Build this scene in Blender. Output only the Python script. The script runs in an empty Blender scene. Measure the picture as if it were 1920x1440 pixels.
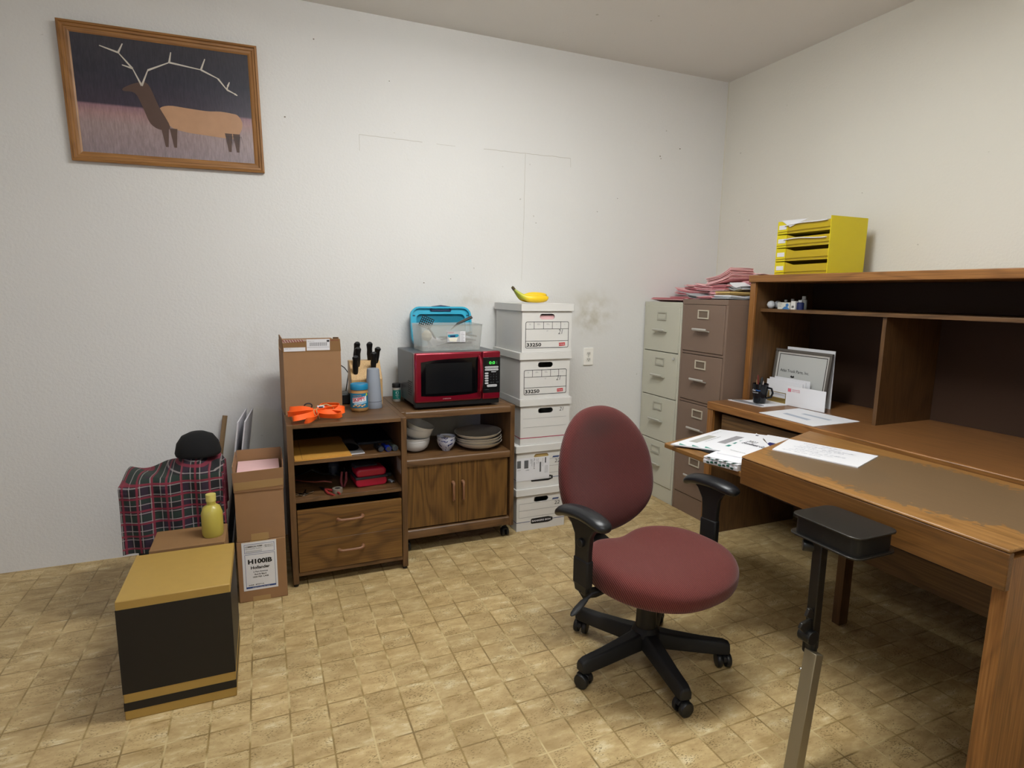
import bpy, math, random
from mathutils import Matrix, Vector

SC = bpy.context.scene
COL = SC.collection
R = math.radians
PI = math.pi
random.seed(7)

# ------------------------------------------------------------------ camera
cam_data = bpy.data.cameras.new('camera')
cam_data.sensor_width = 36.0
cam_data.lens = 20.722
cam_data.clip_start = 0.05
cam_data.clip_end = 60
cam = bpy.data.objects.new('camera', cam_data)
COL.objects.link(cam)
cr = Vector((0.92158339, -0.38794956, 0.01338633))
cu = Vector((0.04713049, 0.14605614, 0.98815298))
cb = Vector((-0.38530867, -0.91003447, 0.15288717))
cm = Matrix.Identity(4)
for i in range(3):
    cm[i][0], cm[i][1], cm[i][2] = cr[i], cu[i], cb[i]
cm[0][3], cm[1][3], cm[2][3] = 0, 0, 1.345
cam.matrix_world = cm
SC.camera = cam

# ------------------------------------------------------------------ world, view, lights
SC.view_settings.view_transform = 'Standard'
SC.view_settings.look = 'None'
SC.view_settings.gamma = 1.0
SC.view_settings.use_curve_mapping = False
SC.view_settings.exposure = 0.0
world = bpy.data.worlds.new('world')
SC.world = world
world.use_nodes = True
world.node_tree.nodes['Background'].inputs[0].default_value = (0.5, 0.55, 0.6, 1)
world.node_tree.nodes['Background'].inputs[1].default_value = 0.05

# the room is lit by a wraparound tube lamp on the ceiling, plus one added behind for brightness; their glowing lenses are built with the lamps
ROOM_TOP = 2.765
LAMPS = [(1.00, 1.62, 1.2, 0.34, 37.0), (0.35, -0.35, 1.2, 0.34, 15.0)]   # x, y, length (x), width (y), lens radiance
LAMP_COLOR = (0.98, 1.0, 0.985, 1)

# ------------------------------------------------------------------ helpers
def hexc(h, a=1.0):
    h = h.lstrip('#')
    out = []
    for i in (0, 2, 4):
        v = int(h[i:i+2], 16) / 255
        out.append(v / 12.92 if v <= 0.04045 else ((v + 0.055) / 1.055) ** 2.4)
    return (out[0], out[1], out[2], a)

class MB:
    """collects shapes into one mesh"""
    def __init__(self):
        self.v = []; self.f = []; self.m = []; self.T = Matrix.Identity(4)
    def add(self, vs, fs, m=0):
        o = len(self.v)
        for p in vs:
            self.v.append(tuple(self.T @ Vector(p)))
        for f in fs:
            self.f.append([i + o for i in f]); self.m.append(m)
        return self
    def box(self, x0, x1, y0, y1, z0, z1, m=0):
        vs = [(x, y, z) for z in (z0, z1) for y in (y0, y1) for x in (x0, x1)]
        fs = [(0, 2, 3, 1), (4, 5, 7, 6), (0, 1, 5, 4), (2, 6, 7, 3), (0, 4, 6, 2), (1, 3, 7, 5)]
        return self.add(vs, fs, m)
    def cyl(self, p0, p1, r0, r1=None, n=24, m=0):
        r1 = r0 if r1 is None else r1
        return self.tube([p0, p1], [r0, r1], n, m)
    def tube(self, pts, r, n=10, m=0, closed=False, flat=1.0, up=None):
        pts = [Vector(p) for p in pts]
        k = len(pts)
        rs = r if isinstance(r, (list, tuple)) else [r] * k
        vs = []; prev = None
        for i, p in enumerate(pts):
            if closed: t = pts[(i+1) % k] - pts[i-1]
            elif i == 0: t = pts[1] - p
            elif i == k-1: t = p - pts[i-1]
            else: t = pts[i+1] - pts[i-1]
            t.normalize()
            if prev is None:
                a = Vector(up) if up is not None else (Vector((0, 0, 1)) if abs(t.z) < .9 else Vector((1, 0, 0)))
                s = t.cross(a).normalized()
            else:
                s = prev - t * prev.dot(t)
                s = s.normalized() if s.length > 1e-6 else t.orthogonal().normalized()
            prev = s
            b = s.cross(t).normalized()
            for j in range(n):
                an = 2*PI*j/n
                vs.append(p + s*math.cos(an)*rs[i] + b*math.sin(an)*rs[i]*flat)
        fs = []
        for i in range(k if closed else k-1):
            for j in range(n):
                a = i*n + j; b2 = i*n + (j+1) % n
                c = ((i+1) % k)*n + (j+1) % n; d = ((i+1) % k)*n + j
                fs.append((a, b2, c, d))
        if not closed:
            fs.append(tuple(range(n))[::-1]); fs.append(tuple((k-1)*n + j for j in range(n)))
        return self.add(vs, fs, m)
    def lathe(self, prof, n=40, m=0, c=(0, 0, 0)):
        vs = []; k = len(prof)
        for (r, z) in prof:
            for j in range(n):
                a = 2*PI*j/n
                vs.append((c[0]+max(r, 1e-5)*math.cos(a), c[1]+max(r, 1e-5)*math.sin(a), c[2]+z))
        fs = []
        for i in range(k-1):
            for j in range(n):
                fs.append((i*n+j, i*n+(j+1) % n, (i+1)*n+(j+1) % n, (i+1)*n+j))
        fs.append(tuple(range(n))[::-1]); fs.append(tuple((k-1)*n+j for j in range(n)))
        return self.add(vs, fs, m)
    def prism(self, poly, a0, a1, axis='z', m=0):
        n = len(poly)
        def P(u, w, a):
            return {'z': (u, w, a), 'y': (u, a, w), 'x': (a, u, w)}[axis]
        vs = [P(u, w, a0) for u, w in poly] + [P(u, w, a1) for u, w in poly]
        fs = [tuple(range(n))[::-1], tuple(range(n, 2*n))]
        for i in range(n):
            j = (i+1) % n
            fs.append((i, j, n+j, n+i))
        return self.add(vs, fs, m)
    def frame(self, x0, x1, z0, z1, t, y0, y1, m=0):
        """rectangular ring standing in the XZ plane"""
        self.box(x0, x1, y0, y1, z1-t, z1, m); self.box(x0, x1, y0, y1, z0, z0+t, m)
        self.box(x0, x0+t, y0, y1, z0+t, z1-t, m); self.box(x1-t, x1, y0, y1, z0+t, z1-t, m)
        return self
    def sheet(self, fn, nu, nv, th, m=0):
        """thin bent sheet: fn(u,v)->point, thickness th along z"""
        vs = []
        for i in range(nu+1):
            for j in range(nv+1):
                vs.append(Vector(fn(i/nu, j/nv)))
        N = len(vs)
        vs2 = [p - Vector((0, 0, th)) for p in vs]
        fs = []
        W = nv+1
        for i in range(nu):
            for j in range(nv):
                a = i*W+j
                fs.append((a, a+W, a+W+1, a+1))
                fs.append((N+a, N+a+1, N+a+W+1, N+a+W))
        for i in range(nu):
            a = i*W; fs.append((a, N+a, N+a+W, a+W)); a = i*W+nv; fs.append((a, a+W, N+a+W, N+a))
        for j in range(nv):
            a = j; fs.append((a, a+1, N+a+1, N+a)); a = nu*W+j; fs.append((a, N+a, N+a+1, a+1))
        return self.add(vs+vs2, fs, m)
    def build(self, name, mats, parent=None, bevel=0.0, seg=2, smooth=35, sub=0, loc=None, rot=None, fix=True):
        me = bpy.data.meshes.new(name)
        me.from_pydata([tuple(p) for p in self.v], [], self.f)
        if not isinstance(mats, (list, tuple)): mats = [mats]
        for mt in mats: me.materials.append(mt)
        me.polygons.foreach_set('material_index', self.m)
        me.validate(); me.update()
        if fix:
            import bmesh
            bm = bmesh.new(); bm.from_mesh(me)
            bmesh.ops.recalc_face_normals(bm, faces=bm.faces)
            bm.to_mesh(me); bm.free()
        if smooth:
            me.shade_smooth()
            me.set_sharp_from_angle(angle=R(smooth))
        o = bpy.data.objects.new(name, me)
        COL.objects.link(o)
        if parent is not None: o.parent = parent
        if loc is not None: o.location = loc
        if rot is not None: o.rotation_euler = rot
        if bevel:
            b = o.modifiers.new('bevel', 'BEVEL'); b.width = bevel; b.segments = seg
            b.limit_method = 'ANGLE'; b.angle_limit = R(40)
            b.harden_normals = False
        if sub:
            s = o.modifiers.new('sub', 'SUBSURF'); s.levels = sub; s.render_levels = sub
        return o

def thing(name, label, cat, loc=(0, 0, 0), rz=0.0, group=None, rot=None):
    o = bpy.data.objects.new(name, None)
    COL.objects.link(o)
    o.empty_display_size = 0.05
    o.location = loc
    o.rotation_euler = rot if rot is not None else (0, 0, rz)
    o['label'] = label; o['category'] = cat
    if group: o['group'] = group
    return o

def tag(o, label, cat, group=None):
    o['label'] = label; o['category'] = cat
    if group: o['group'] = group
    return o

def struct(o):
    o['kind'] = 'structure'
    return o

def part_label(o, s):
    o['label'] = s
    return o

FRONT = Matrix(((1, 0, 0, 0), (0, 0, -1, 0), (0, 1, 0, 0), (0, 0, 0, 1)))     # text read from -y
TOPM = Matrix.Identity(4)

def text_into(mb, s, M, h=None, w=None, bold=0.0, m=0, ex=0.0002, align='L', shear=0.0, center=None):
    """adds lettering to a mesh builder; M places the text plane (x right, y up); h cap height, w width"""
    cu_ = bpy.data.curves.new('t', 'FONT')
    cu_.body = s; cu_.size = 1.0; cu_.offset = bold; cu_.resolution_u = 3; cu_.shear = shear
    ob = bpy.data.objects.new('t', cu_)
    COL.objects.link(ob)
    dg = bpy.context.evaluated_depsgraph_get()
    me = bpy.data.meshes.new_from_object(ob.evaluated_get(dg))
    bpy.data.objects.remove(ob); bpy.data.curves.remove(cu_)
    if not me.vertices:
        return mb
    xs = [v.co.x for v in me.vertices]; ys = [v.co.y for v in me.vertices]
    W = max(xs)-min(xs); Hh = max(ys)-min(ys)
    sy = (h / Hh) if h else (w / W)
    sx = (w / W) if w else sy
    ox = {'L': min(xs), 'C': (min(xs)+max(xs))/2, 'R': max(xs)}[align]
    vs = [M @ Vector(((v.co.x-ox)*sx, (v.co.y-min(ys))*sy, ex)) for v in me.vertices]
    fs = [tuple(p.vertices) for p in me.polygons]
    mb.add(vs, fs, m)
    bpy.data.meshes.remove(me)
    return mb

def at(x, y, z, rot=FRONT):
    return Matrix.Translation((x, y, z)) @ rot

# ------------------------------------------------------------------ materials
def nodes_of(name):
    m = bpy.data.materials.new(name)
    m.use_nodes = True
    nt = m.node_tree
    return m, nt, nt.nodes, nt.links, nt.nodes['Principled BSDF']

_plain = {}
def plain(name, col, rough=0.5, metal=0.0, spec=0.5, var=0.0, vscale=30, bump=0.0, bscale=200, coat=0.0, trans=0.0, alpha=1.0, sheen=0.0, ior=1.45):
    if name in _plain: return _plain[name]
    m, nt, N, L, B = nodes_of(name)
    c = hexc(col)
    B.inputs['Base Color'].default_value = c
    B.inputs['Roughness'].default_value = rough
    B.inputs['Metallic'].default_value = metal
    B.inputs['Specular IOR Level'].default_value = spec
    B.inputs['Coat Weight'].default_value = coat
    B.inputs['Transmission Weight'].default_value = trans
    B.inputs['IOR'].default_value = ior
    B.inputs['Alpha'].default_value = alpha
    if sheen:
        B.inputs['Sheen Weight'].default_value = sheen
    tc = N.new('ShaderNodeTexCoord')
    if var:
        no = N.new('ShaderNodeTexNoise'); no.inputs['Scale'].default_value = vscale; no.inputs['Detail'].default_value = 4
        L.new(tc.outputs['Object'], no.inputs['Vector'])
        mx = N.new('ShaderNodeMix'); mx.data_type = 'RGBA'
        mx.inputs[6].default_value = tuple(x*(1-var) for x in c[:3]) + (1,)
        mx.inputs[7].default_value = tuple(min(1, x*(1+var)) for x in c[:3]) + (1,)
        L.new(no.outputs['Fac'], mx.inputs[0]); L.new(mx.outputs[2], B.inputs['Base Color'])
    if bump:
        nb = N.new('ShaderNodeTexNoise'); nb.inputs['Scale'].default_value = bscale; nb.inputs['Detail'].default_value = 2
        L.new(tc.outputs['Object'], nb.inputs['Vector'])
        bp = N.new('ShaderNodeBump'); bp.inputs['Strength'].default_value = bump; bp.inputs['Distance'].default_value = 0.002
        L.new(nb.outputs['Fac'], bp.inputs['Height']); L.new(bp.outputs['Normal'], B.inputs['Normal'])
    _plain[name] = m
    return m

def ramp(N, stops, interp='LINEAR'):
    r = N.new('ShaderNodeValToRGB'); r.color_ramp.interpolation = interp
    e = r.color_ramp.elements
    while len(e) < len(stops): e.new(0.5)
    for i, (p, c) in enumerate(stops):
        e[i].position = p; e[i].color = c if isinstance(c, tuple) else hexc(c)
    return r

def wood(name, dark, mid, light, axis='x', rough=0.42, cath=0.55, off=(0, 0, 0), fine=1.0):
    """printed wood grain running along axis"""
    m, nt, N, L, B = nodes_of(name)
    tc = N.new('ShaderNodeTexCoord')
    mp = N.new('ShaderNodeMapping'); mp.inputs['Location'].default_value = off
    s = {'x': (0.75, 3.6, 3.6), 'y': (3.6, 0.75, 3.6), 'z': (3.6, 3.6, 0.75)}[axis]
    mp.inputs['Scale'].default_value = s
    L.new(tc.outputs['Object'], mp.inputs['Vector'])
    n1 = N.new('ShaderNodeTexNoise'); n1.inputs['Scale'].default_value = 1.0; n1.inputs['Detail'].default_value = 2; n1.inputs['Distortion'].default_value = 0.6
    L.new(mp.outputs[0], n1.inputs['Vector'])
    # cathedral rings : sine of noise
    mu = N.new('ShaderNodeMath'); mu.operation = 'MULTIPLY'; mu.inputs[1].default_value = 85
    L.new(n1.outputs['Fac'], mu.inputs[0])
    si = N.new('ShaderNodeMath'); si.operation = 'SINE'; L.new(mu.outputs[0], si.inputs[0])
    m0 = N.new('ShaderNodeMapRange'); m0.inputs[1].default_value = -1; m0.inputs[2].default_value = 1
    L.new(si.outputs[0], m0.inputs[0])
    pw = N.new('ShaderNodeMath'); pw.operation = 'POWER'; pw.inputs[1].default_value = 3.0; L.new(m0.outputs[0], pw.inputs[0])
    mr = N.new('ShaderNodeMath'); mr.operation = 'SUBTRACT'; mr.inputs[0].default_value = 1.0; L.new(pw.outputs[0], mr.inputs[1])
    mp2 = N.new('ShaderNodeMapping')
    s2 = {'x': (5, 190, 190), 'y': (190, 5, 190), 'z': (190, 190, 5)}[axis]
    mp2.inputs['Scale'].default_value = tuple(v*fine for v in s2)
    L.new(tc.outputs['Object'], mp2.inputs['Vector'])
    n2 = N.new('ShaderNodeTexNoise'); n2.inputs['Scale'].default_value = 1; n2.inputs['Detail'].default_value = 3
    L.new(mp2.outputs[0], n2.inputs['Vector'])
    mx = N.new('ShaderNodeMix'); mx.data_type = 'FLOAT'; mx.inputs[0].default_value = 1-cath*.42
    L.new(mr.outputs[0], mx.inputs[2]); L.new(n2.outputs['Fac'], mx.inputs[3])
    rp = ramp(N, [(0.22, dark), (0.55, mid), (0.82, light)])
    L.new(mx.outputs[0], rp.inputs['Fac'])
    L.new(rp.outputs['Color'], B.inputs['Base Color'])
    B.inputs['Roughness'].default_value = rough
    bp = N.new('ShaderNodeBump'); bp.inputs['Strength'].default_value = 0.12; bp.inputs['Distance'].default_value = 0.001
    L.new(n2.outputs['Fac'], bp.inputs['Height']); L.new(bp.outputs['Normal'], B.inputs['Normal'])
    return m

def wall_mat(name, base, stains=(), rough=0.62, bump=0.35):
    m, nt, N, L, B = nodes_of(name)
    tc = N.new('ShaderNodeTexCoord')
    n1 = N.new('ShaderNodeTexNoise'); n1.inputs['Scale'].default_value = 1.3; n1.inputs['Detail'].default_value = 3
    L.new(tc.outputs['Object'], n1.inputs['Vector'])
    c = hexc(base)
    rp = ramp(N, [(0.3, tuple(x*0.965 for x in c[:3])+(1,)), (0.7, c)])
    L.new(n1.outputs['Fac'], rp.inputs['Fac'])
    cur = rp.outputs['Color']
    # small dirt specks
    ns = N.new('ShaderNodeTexNoise'); ns.inputs['Scale'].default_value = 34; ns.inputs['Detail'].default_value = 0
    L.new(tc.outputs['Object'], ns.inputs['Vector'])
    rs = ramp(N, [(0.875, (0, 0, 0, 1)), (0.90, (0.5, 0.5, 0.5, 1))])
    L.new(ns.outputs['Fac'], rs.inputs['Fac'])
    mx = N.new('ShaderNodeMix'); mx.data_type = 'RGBA'; mx.inputs[7].default_value = hexc('#9a9486')
    L.new(rs.outputs['Color'], mx.inputs[0]); L.new(cur, mx.inputs[6]); cur = mx.outputs[2]
    for (sx, sy, sz, rx, ry, rz_, col, amt) in stains:
        mp = N.new('ShaderNodeMapping'); mp.vector_type = 'TEXTURE'
        mp.inputs['Location'].default_value = (sx, sy, sz); mp.inputs['Scale'].default_value = (rx, ry, rz_)
        L.new(tc.outputs['Object'], mp.inputs['Vector'])
        nn = N.new('ShaderNodeTexNoise'); nn.inputs['Scale'].default_value = 14; nn.inputs['Detail'].default_value = 5
        L.new(tc.outputs['Object'], nn.inputs['Vector'])
        ln = N.new('ShaderNodeVectorMath'); ln.operation = 'LENGTH'; L.new(mp.outputs[0], ln.inputs[0])
        mr = N.new('ShaderNodeMapRange'); mr.interpolation_type = 'SMOOTHSTEP'
        mr.inputs[1].default_value = 1.0; mr.inputs[2].default_value = 0.0; mr.inputs[3].default_value = 0; mr.inputs[4].default_value = amt
        L.new(ln.outputs['Value'], mr.inputs[0])
        r2 = N.new('ShaderNodeMapRange'); r2.inputs[1].default_value = 0.35; r2.inputs[2].default_value = 0.65
        L.new(nn.outputs['Fac'], r2.inputs[0])
        ml = N.new('ShaderNodeMath'); ml.operation = 'MULTIPLY'; L.new(mr.outputs[0], ml.inputs[0]); L.new(r2.outputs[0], ml.inputs[1])
        m3 = N.new('ShaderNodeMix'); m3.data_type = 'RGBA'; m3.inputs[7].default_value = hexc(col)
        L.new(ml.outputs[0], m3.inputs[0]); L.new(cur, m3.inputs[6]); cur = m3.outputs[2]
    L.new(cur, B.inputs['Base Color'])
    B.inputs['Roughness'].default_value = rough
    B.inputs['Specular IOR Level'].default_value = 0.4
    nb = N.new('ShaderNodeTexNoise'); nb.inputs['Scale'].default_value = 85; nb.inputs['Detail'].default_value = 2
    L.new(tc.outputs['Object'], nb.inputs['Vector'])
    bp = N.new('ShaderNodeBump'); bp.inputs['Strength'].default_value = bump; bp.inputs['Distance'].default_value = 0.004
    L.new(nb.outputs['Fac'], bp.inputs['Height']); L.new(bp.outputs['Normal'], B.inputs['Normal'])
    return m

def floor_mat():
    m, nt, N, L, B = nodes_of('vinyl_tile_floor')
    tc = N.new('ShaderNodeTexCoord')
    sep = N.new('ShaderNodeSeparateXYZ'); L.new(tc.outputs['Object'], sep.inputs[0])
    TX, TY, OX, OY = 0.1158, 0.1143, 0.0225, 1.7307
    def mth(op, a, b=None):
        n = N.new('ShaderNodeMath'); n.operation = op
        for i, q in enumerate((a, b)):
            if q is None: continue
            if isinstance(q, (int, float)): n.inputs[i].default_value = q
            else: L.new(q, n.inputs[i])
        return n.outputs[0]
    u = mth('DIVIDE', mth('SUBTRACT', sep.outputs['X'], OX), TX)
    v = mth('DIVIDE', mth('SUBTRACT', sep.outputs['Y'], OY), TY)
    fu = mth('FRACT', u); fv = mth('FRACT', v)
    iu = mth('FLOOR', u); iv = mth('FLOOR', v)
    du = mth('MINIMUM', fu, mth('SUBTRACT', 1.0, fu)); dv = mth('MINIMUM', fv, mth('SUBTRACT', 1.0, fv))
    d = mth('MINIMUM', du, dv)
    cid = N.new('ShaderNodeCombineXYZ'); L.new(iu, cid.inputs[0]); L.new(iv, cid.inputs[1])
    wn = N.new('ShaderNodeTexWhiteNoise'); wn.noise_dimensions = '3D'; L.new(cid.outputs[0], wn.inputs['Vector'])
    # mottle with per tile offset
    off = N.new('ShaderNodeVectorMath'); off.operation = 'MULTIPLY_ADD'
    L.new(wn.outputs['Color'], off.inputs[0]); off.inputs[1].default_value = (3, 3, 3); L.new(tc.outputs['Object'], off.inputs[2])
    mp = N.new('ShaderNodeMapping'); mp.inputs['Scale'].default_value = (9, 22, 1); mp.inputs['Rotation'].default_value = (0, 0, 0.15)
    L.new(off.outputs[0], mp.inputs['Vector'])
    n1 = N.new('ShaderNodeTexNoise'); n1.inputs['Scale'].default_value = 1; n1.inputs['Detail'].default_value = 9; n1.inputs['Roughness'].default_value = 0.70
    L.new(mp.outputs[0], n1.inputs['Vector'])
    rp = ramp(N, [(0.30, '#9c8253'), (0.45, '#b1976a'), (0.57, '#c1a97a'), (0.72, '#dccfa9')])
    L.new(n1.outputs['Fac'], rp.inputs['Fac'])
    # tile to tile value change
    hs = N.new('ShaderNodeHueSaturation'); L.new(rp.outputs['Color'], hs.inputs['Color'])
    mrv = N.new('ShaderNodeMapRange'); mrv.inputs[3].default_value = 0.92; mrv.inputs[4].default_value = 1.06
    L.new(wn.outputs['Value'], mrv.inputs[0]); L.new(mrv.outputs[0], hs.inputs['Value'])
    cur = hs.outputs['Color']
    # pores: small dark elongated pits in clusters
    mpp = N.new('ShaderNodeMapping'); mpp.inputs['Scale'].default_value = (120, 260, 1); mpp.inputs['Rotation'].default_value = (0, 0, 0.5)
    L.new(tc.outputs['Object'], mpp.inputs['Vector'])
    np_ = N.new('ShaderNodeTexNoise'); np_.inputs['Scale'].default_value = 1; np_.inputs['Detail'].default_value = 1
    L.new(mpp.outputs[0], np_.inputs['Vector'])
    nc = N.new('ShaderNodeTexNoise'); nc.inputs['Scale'].default_value = 14; nc.inputs['Detail'].default_value = 1
    L.new(off.outputs[0], nc.inputs['Vector'])
    su = mth('ADD', np_.outputs['Fac'], mth('MULTIPLY', nc.outputs['Fac'], 0.45))
    rq = ramp(N, [(0.865, (0, 0, 0, 1)), (0.905, (0.8, 0.8, 0.8, 1))])
    L.new(su, rq.inputs['Fac'])
    mx = N.new('ShaderNodeMix'); mx.data_type = 'RGBA'; mx.inputs[7].default_value = hexc('#6d5a34')
    L.new(rq.outputs['Color'], mx.inputs[0]); L.new(cur, mx.inputs[6]); cur = mx.outputs[2]
    # grime over larger areas
    ng = N.new('ShaderNodeTexNoise'); ng.inputs['Scale'].default_value = 2.2; ng.inputs['Detail'].default_value = 5
    L.new(tc.outputs['Object'], ng.inputs['Vector'])
    rg = ramp(N, [(0.5, (0, 0, 0, 1)), (0.72, (0.35, 0.35, 0.35, 1))]); L.new(ng.outputs['Fac'], rg.inputs['Fac'])
    mg = N.new('ShaderNodeMix'); mg.data_type = 'RGBA'; mg.inputs[7].default_value = hexc('#8f7a52')
    L.new(rg.outputs['Color'], mg.inputs[0]); L.new(cur, mg.inputs[6]); cur = mg.outputs[2]
    # joints
    ln = ramp(N, [(0.010, (1, 1, 1, 1)), (0.034, (0, 0, 0, 1))]); L.new(d, ln.inputs['Fac'])
    nj = N.new('ShaderNodeTexNoise'); nj.inputs['Scale'].default_value = 9; L.new(tc.outputs['Object'], nj.inputs['Vector'])
    rj = ramp(N, [(0.3, '#6a552f'), (0.5, '#8f7746'), (0.62, '#c9b586')]); L.new(nj.outputs['Fac'], rj.inputs['Fac'])
    mj = N.new('ShaderNodeMix'); mj.data_type = 'RGBA'
    jf = mth('MULTIPLY', ln.outputs['Color'], 0.88)
    L.new(jf, mj.inputs[0]); L.new(cur, mj.inputs[6]); L.new(rj.outputs['Color'], mj.inputs[7])
    L.new(mj.outputs[2], B.inputs['Base Color'])
    B.inputs['Roughness'].default_value = 0.42
    B.inputs['Specular IOR Level'].default_value = 0.35
    bp = N.new('ShaderNodeBump'); bp.inputs['Strength'].default_value = 0.35; bp.inputs['Distance'].default_value = 0.0015; bp.invert = True
    L.new(ln.outputs['Color'], bp.inputs['Height'])
    bp2 = N.new('ShaderNodeBump'); bp2.inputs['Strength'].default_value = 0.12; bp2.inputs['Distance'].default_value = 0.002
    L.new(n1.outputs['Fac'], bp2.inputs['Height']); L.new(bp.outputs['Normal'], bp2.inputs['Normal'])
    L.new(bp2.outputs['Normal'], B.inputs['Normal'])
    return m

def fabric_mat(name, c1, c2, scale=420, soil=None):
    """ribbed upholstery: fine diagonal ridges"""
    m, nt, N, L, B = nodes_of(name)
    tc = N.new('ShaderNodeTexCoord')
    mp = N.new('ShaderNodeMapping'); mp.inputs['Rotation'].default_value = (0, R(28), R(20))
    L.new(tc.outputs['Object'], mp.inputs['Vector'])
    wv = N.new('ShaderNodeTexWave'); wv.wave_type = 'BANDS'; wv.bands_direction = 'X'; wv.inputs['Scale'].default_value = scale/6.28
    wv.inputs['Distortion'].default_value = 0.6; wv.inputs['Detail'].default_value = 1; wv.inputs['Detail Scale'].default_value = 3
    L.new(mp.outputs[0], wv.inputs['Vector'])
    no = N.new('ShaderNodeTexNoise'); no.inputs['Scale'].default_value = 700; no.inputs['Detail'].default_value = 1
    L.new(tc.outputs['Object'], no.inputs['Vector'])
    ad = N.new('ShaderNodeMix'); ad.data_type = 'FLOAT'; ad.inputs[0].default_value = 0.45
    L.new(wv.outputs['Fac'], ad.inputs[2]); L.new(no.outputs['Fac'], ad.inputs[3])
    rp = ramp(N, [(0.15, c1), (0.80, c2)]); L.new(ad.outputs[0], rp.inputs['Fac'])
    cur = rp.outputs['Color']
    if soil:
        for (sx, sy, sz, rx, ry, rz_, col, amt) in soil:
            mq = N.new('ShaderNodeMapping'); mq.vector_type = 'TEXTURE'
            mq.inputs['Location'].default_value = (sx, sy, sz); mq.inputs['Scale'].default_value = (rx, ry, rz_)
            L.new(tc.outputs['Object'], mq.inputs['Vector'])
            ln = N.new('ShaderNodeVectorMath'); ln.operation = 'LENGTH'; L.new(mq.outputs[0], ln.inputs[0])
            mr = N.new('ShaderNodeMapRange'); mr.interpolation_type = 'SMOOTHSTEP'
            mr.inputs[1].default_value = 1; mr.inputs[2].default_value = 0; mr.inputs[4].default_value = amt
            L.new(ln.outputs['Value'], mr.inputs[0])
            m3 = N.new('ShaderNodeMix'); m3.data_type = 'RGBA'; m3.inputs[7].default_value = hexc(col)
            L.new(mr.outputs[0], m3.inputs[0]); L.new(cur, m3.inputs[6]); cur = m3.outputs[2]
    L.new(cur, B.inputs['Base Color'])
    B.inputs['Roughness'].default_value = 0.9
    B.inputs['Specular IOR Level'].default_value = 0.2
    B.inputs['Sheen Weight'].default_value = 0.15
    bp = N.new('ShaderNodeBump'); bp.inputs['Strength'].default_value = 0.6; bp.inputs['Distance'].default_value = 0.0016
    L.new(ad.outputs[0], bp.inputs['Height']); L.new(bp.outputs['Normal'], B.inputs['Normal'])
    return m

def plaid_mat():
    m, nt, N, L, B = nodes_of('dark_plaid_cloth')
    tc = N.new('ShaderNodeTexCoord')
    cur = None
    base = hexc('#17171a')
    m1 = N.new('ShaderNodeRGB'); m1.outputs[0].default_value = base; cur = m1.outputs[0]
    for (dr, sc, th, col, am) in (('X', 4.5, 0.72, '#2f2030', .8), ('Z', 4.5, 0.72, '#203028', .8), ('X', 9, 0.965, '#a39a98', .6), ('Z', 9, 0.965, '#a39a98', .6), ('X', 6.2, 0.93, '#7a2436', .8), ('Z', 6.2, 0.93, '#7a2436', .8)):
        w = N.new('ShaderNodeTexWave'); w.bands_direction = dr; w.inputs['Scale'].default_value = sc
        w.inputs['Distortion'].default_value = 0.4
        L.new(tc.outputs['Object'], w.inputs['Vector'])
        rr = ramp(N, [(th, (0, 0, 0, 1)), (min(1, th+0.02), (am, am, am, 1))]); L.new(w.outputs['Fac'], rr.inputs['Fac'])
        mx = N.new('ShaderNodeMix'); mx.data_type = 'RGBA'; mx.inputs[7].default_value = hexc(col)
        L.new(rr.outputs['Color'], mx.inputs[0]); L.new(cur, mx.inputs[6]); cur = mx.outputs[2]
    L.new(cur, B.inputs['Base Color']); B.inputs['Roughness'].default_value = 0.95
    return m

def emit_mat(name, col, strength):
    m, nt, N, L, B = nodes_of(name)
    B.inputs['Base Color'].default_value = (0.02, 0.02, 0.02, 1)
    B.inputs['Emission Color'].default_value = hexc(col)
    B.inputs['Emission Strength'].default_value = strength
    return m

WAL = dict(dark='#402a16', mid='#5f4327', light='#6f5032')
OAK = dict(dark='#62401f', mid='#8a5c2e', light='#a2723f')
walnut_x = wood('walnut_laminate_across', WAL['dark'], WAL['mid'], WAL['light'], 'x')
walnut_y = wood('walnut_laminate_deep', WAL['dark'], WAL['mid'], WAL['light'], 'y')
walnut_z = wood('walnut_laminate_upright', WAL['dark'], WAL['mid'], WAL['light'], 'z')
walnut_door = wood('walnut_door_panel', '#43290f', '#63441f', '#7a5829', 'z', cath=0.6, off=(0.3, 0, 0.1))
walnut_drawer = wood('walnut_drawer_panel', '#43290f', '#67461e', '#7a5829', 'x', cath=0.6, off=(0.1, 0, 0.4))
walnut_edge = wood('walnut_edge_band', '#4a3320', '#664a2f', '#785a3b', 'z', cath=0.2)
oak_x = wood('oak_across', OAK['dark'], OAK['mid'], OAK['light'], 'x', cath=0.35)
oak_y = wood('oak_deep', OAK['dark'], OAK['mid'], OAK['light'], 'y', cath=0.35)
oak_z = wood('oak_upright', OAK['dark'], OAK['mid'], OAK['light'], 'z', cath=0.3)
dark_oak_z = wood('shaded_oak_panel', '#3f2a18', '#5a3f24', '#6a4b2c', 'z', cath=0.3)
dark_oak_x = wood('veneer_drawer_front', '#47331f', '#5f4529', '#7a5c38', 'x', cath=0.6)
handle_brown = plain('brown_plastic_handle', '#80593f', 0.38)
black_plastic = plain('black_plastic', '#17181a', 0.38)
black_matte = plain('black_matte_plastic', '#141416', 0.6)
satin_black = plain('satin_black_pad', '#1a1b1e', 0.33, bump=0.1, bscale=900)
steel = plain('brushed_steel', '#b9bab8', 0.28, metal=1.0)
chrome = plain('chrome', '#d8d8d8', 0.12, metal=1.0)
cardboard = plain('brown_cardboard', '#94704e', 0.85, var=0.06, vscale=18)
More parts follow.
